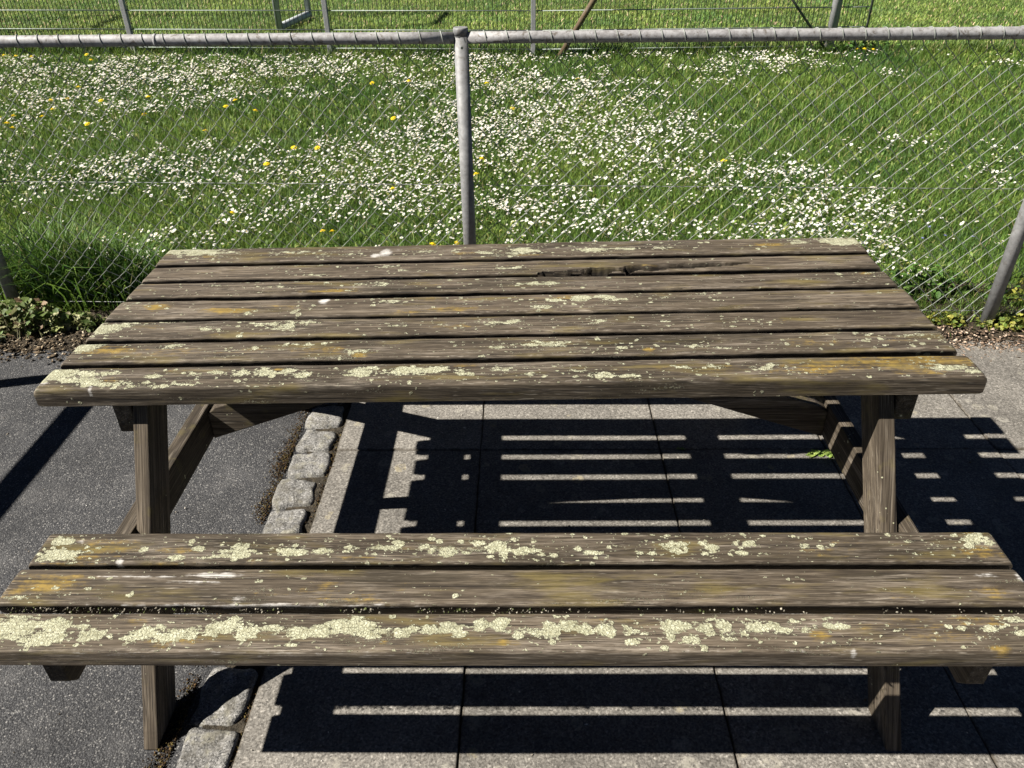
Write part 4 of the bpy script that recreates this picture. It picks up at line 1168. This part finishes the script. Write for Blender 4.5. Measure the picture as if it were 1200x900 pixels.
# ------------------------------------------------------------------ far wire panel fence
bfence = empty('panel_fence', (0, 8.0, 0))
tag(bfence, 'far grey green welded wire panel fence at the back edge of the daisy lawn', 'fence')
BX = [-9.3, -6.93, -4.57, -2.19, .16, 3.50]
for x in BX:
    y = float(BFY(np.array(x)))
    m = MB()
    if x == 3.50: m.tube([(x, y, -.1), (x, y, 1.95)], .052, 16)
    else: m.prism([(y-.03, -.1), (y+.03, -.1), (y+.03, 1.85), (y-.03, 1.85)], x-.026, x+.026, None, .004)
    m.build('post', FPOST, bfence)
def panel(xa_, xb_):
    V, F = [], []
    off = 0
    def bar(p, q, rx, ry, rz):
        nonlocal off
        p, q = np.array(p, float), np.array(q, float)
        d = (q-p)/np.linalg.norm(q-p)
        a = np.cross(d, (0, 1., 0)); a /= np.linalg.norm(a); b = np.array((0, 1., 0)); b = b-d*d.dot(b); b /= np.linalg.norm(b)
        for c in (p, q):
            V.append(np.array([c+rx*(a*s+b*t) for s, t in ((1, 1), (-1, 1), (-1, -1), (1, -1))]))
        F.append(np.array([[0, 1, 5, 4], [1, 2, 6, 5], [2, 3, 7, 6], [3, 0, 4, 7], [3, 2, 1, 0], [4, 5, 6, 7]])+off)
        off += 8
    ya_, yb_ = float(BFY(np.array(xa_))), float(BFY(np.array(xb_)))
    L_ = xb_-xa_
    for k in range(int(L_/.05)+1):
        x = xa_+.02+k*.05
        y = ya_+(yb_-ya_)*(x-xa_)/L_
        bar((x, y, .02), (x, y, 1.83), .0028, 0, 0)
    mv = len(V)
    nf = len(F)*6
    for z in (.055, .25, .45, .65, .85, 1.05, 1.25, 1.45, 1.65, 1.82):
        for s in (-1, 1):
            bar((xa_, ya_+.0075*s, z), (xb_, yb_+.0075*s, z), .0045, 0, 0)
    mi = np.array([0]*nf+[1]*(len(F)*6-nf))
    return link_mesh('wire_panel', np_mesh('wire_panel', np.concatenate(V), [np.concatenate(F)], [DARKW, GREENW], False, mi=mi), bfence)
for a, b in zip(BX[:-1], BX[1:]): panel(a+.03, b-.03)
panel(3.56, 3.86)
m = MB(); m.tube([(3.88, 8.06, .03), (3.88, 8.06, 1.85)], .014, 8); m.build('end_bar', DARKW, bfence)
m = MB(); m.tube([(.45, 7.93, -.02), (1.60, 7.97, 1.80)], .032, 12); m.build('brace_pole', BROWNP, bfence)
m = MB(); m.tube([(3.42, 7.97, .05), (2.50, 7.98, 1.06)], .013, 8); m.build('brace_rod', DARKW, bfence)
# dark ivy-like growth at the end post
leafy('shrub', cloud(160, 3.75, 8.05, .55, .12, .16), .05, DG, 'oval', 'low dark green growth around the thick end post of the far fence', 'plant')

# ------------------------------------------------------------------ goal on the pitch
goal = empty('football_goal', (-5.6, 10.6, 0))
tag(goal, 'pale grey tubular football goal standing on the mown pitch beyond the far fence', 'goal')
GX0, GX1, GY0, GY1, GH = -8.2, -3.15, 9.98, 11.25, 2.12
for nm, pts in (('upright', [(GX1, GY1, 0), (GX1, GY1, GH)]), ('upright', [(GX0, GY1, 0), (GX0, GY1, GH)]), ('crossbar', [(GX0, GY1, GH), (GX1, GY1, GH)]),
                ('rear_upright', [(GX1-.1, GY0, 0), (GX1-.1, GY0, GH)]), ('rear_upright', [(GX0+.1, GY0, 0), (GX0+.1, GY0, GH)]),
                ('top_bar', [(GX1, GY1, GH), (GX1-.1, GY0, GH)]), ('top_bar', [(GX0, GY1, GH), (GX0+.1, GY0, GH)]),
                ('base_bar', [(GX1, GY1, .04), (GX1-.1, GY0, .04)]), ('base_bar', [(GX0, GY1, .04), (GX0+.1, GY0, .04)])):
    m = MB(); m.tube(pts, .045, 12); m.build(nm, GOALM, goal)

# ------------------------------------------------------------------ railing left of the picture (only its shadow is seen)
rail = empty('handrail', (-2.58, 0, 0))
tag(rail, 'steel handrail left of the asphalt, seen only by its shadow at the left edge', 'railing')
for y in (1.03, -1.15):
    m = MB(); m.tube([(-2.58, y, -.02), (-2.58, y, 1.0)], .035, 12); m.build('post', GALV, rail)
m = MB(); m.tube([(-2.58, 1.065, 1.0), (-2.58, -1.185, 1.0)], .04, 12); m.build('hand_bar', GALV, rail)
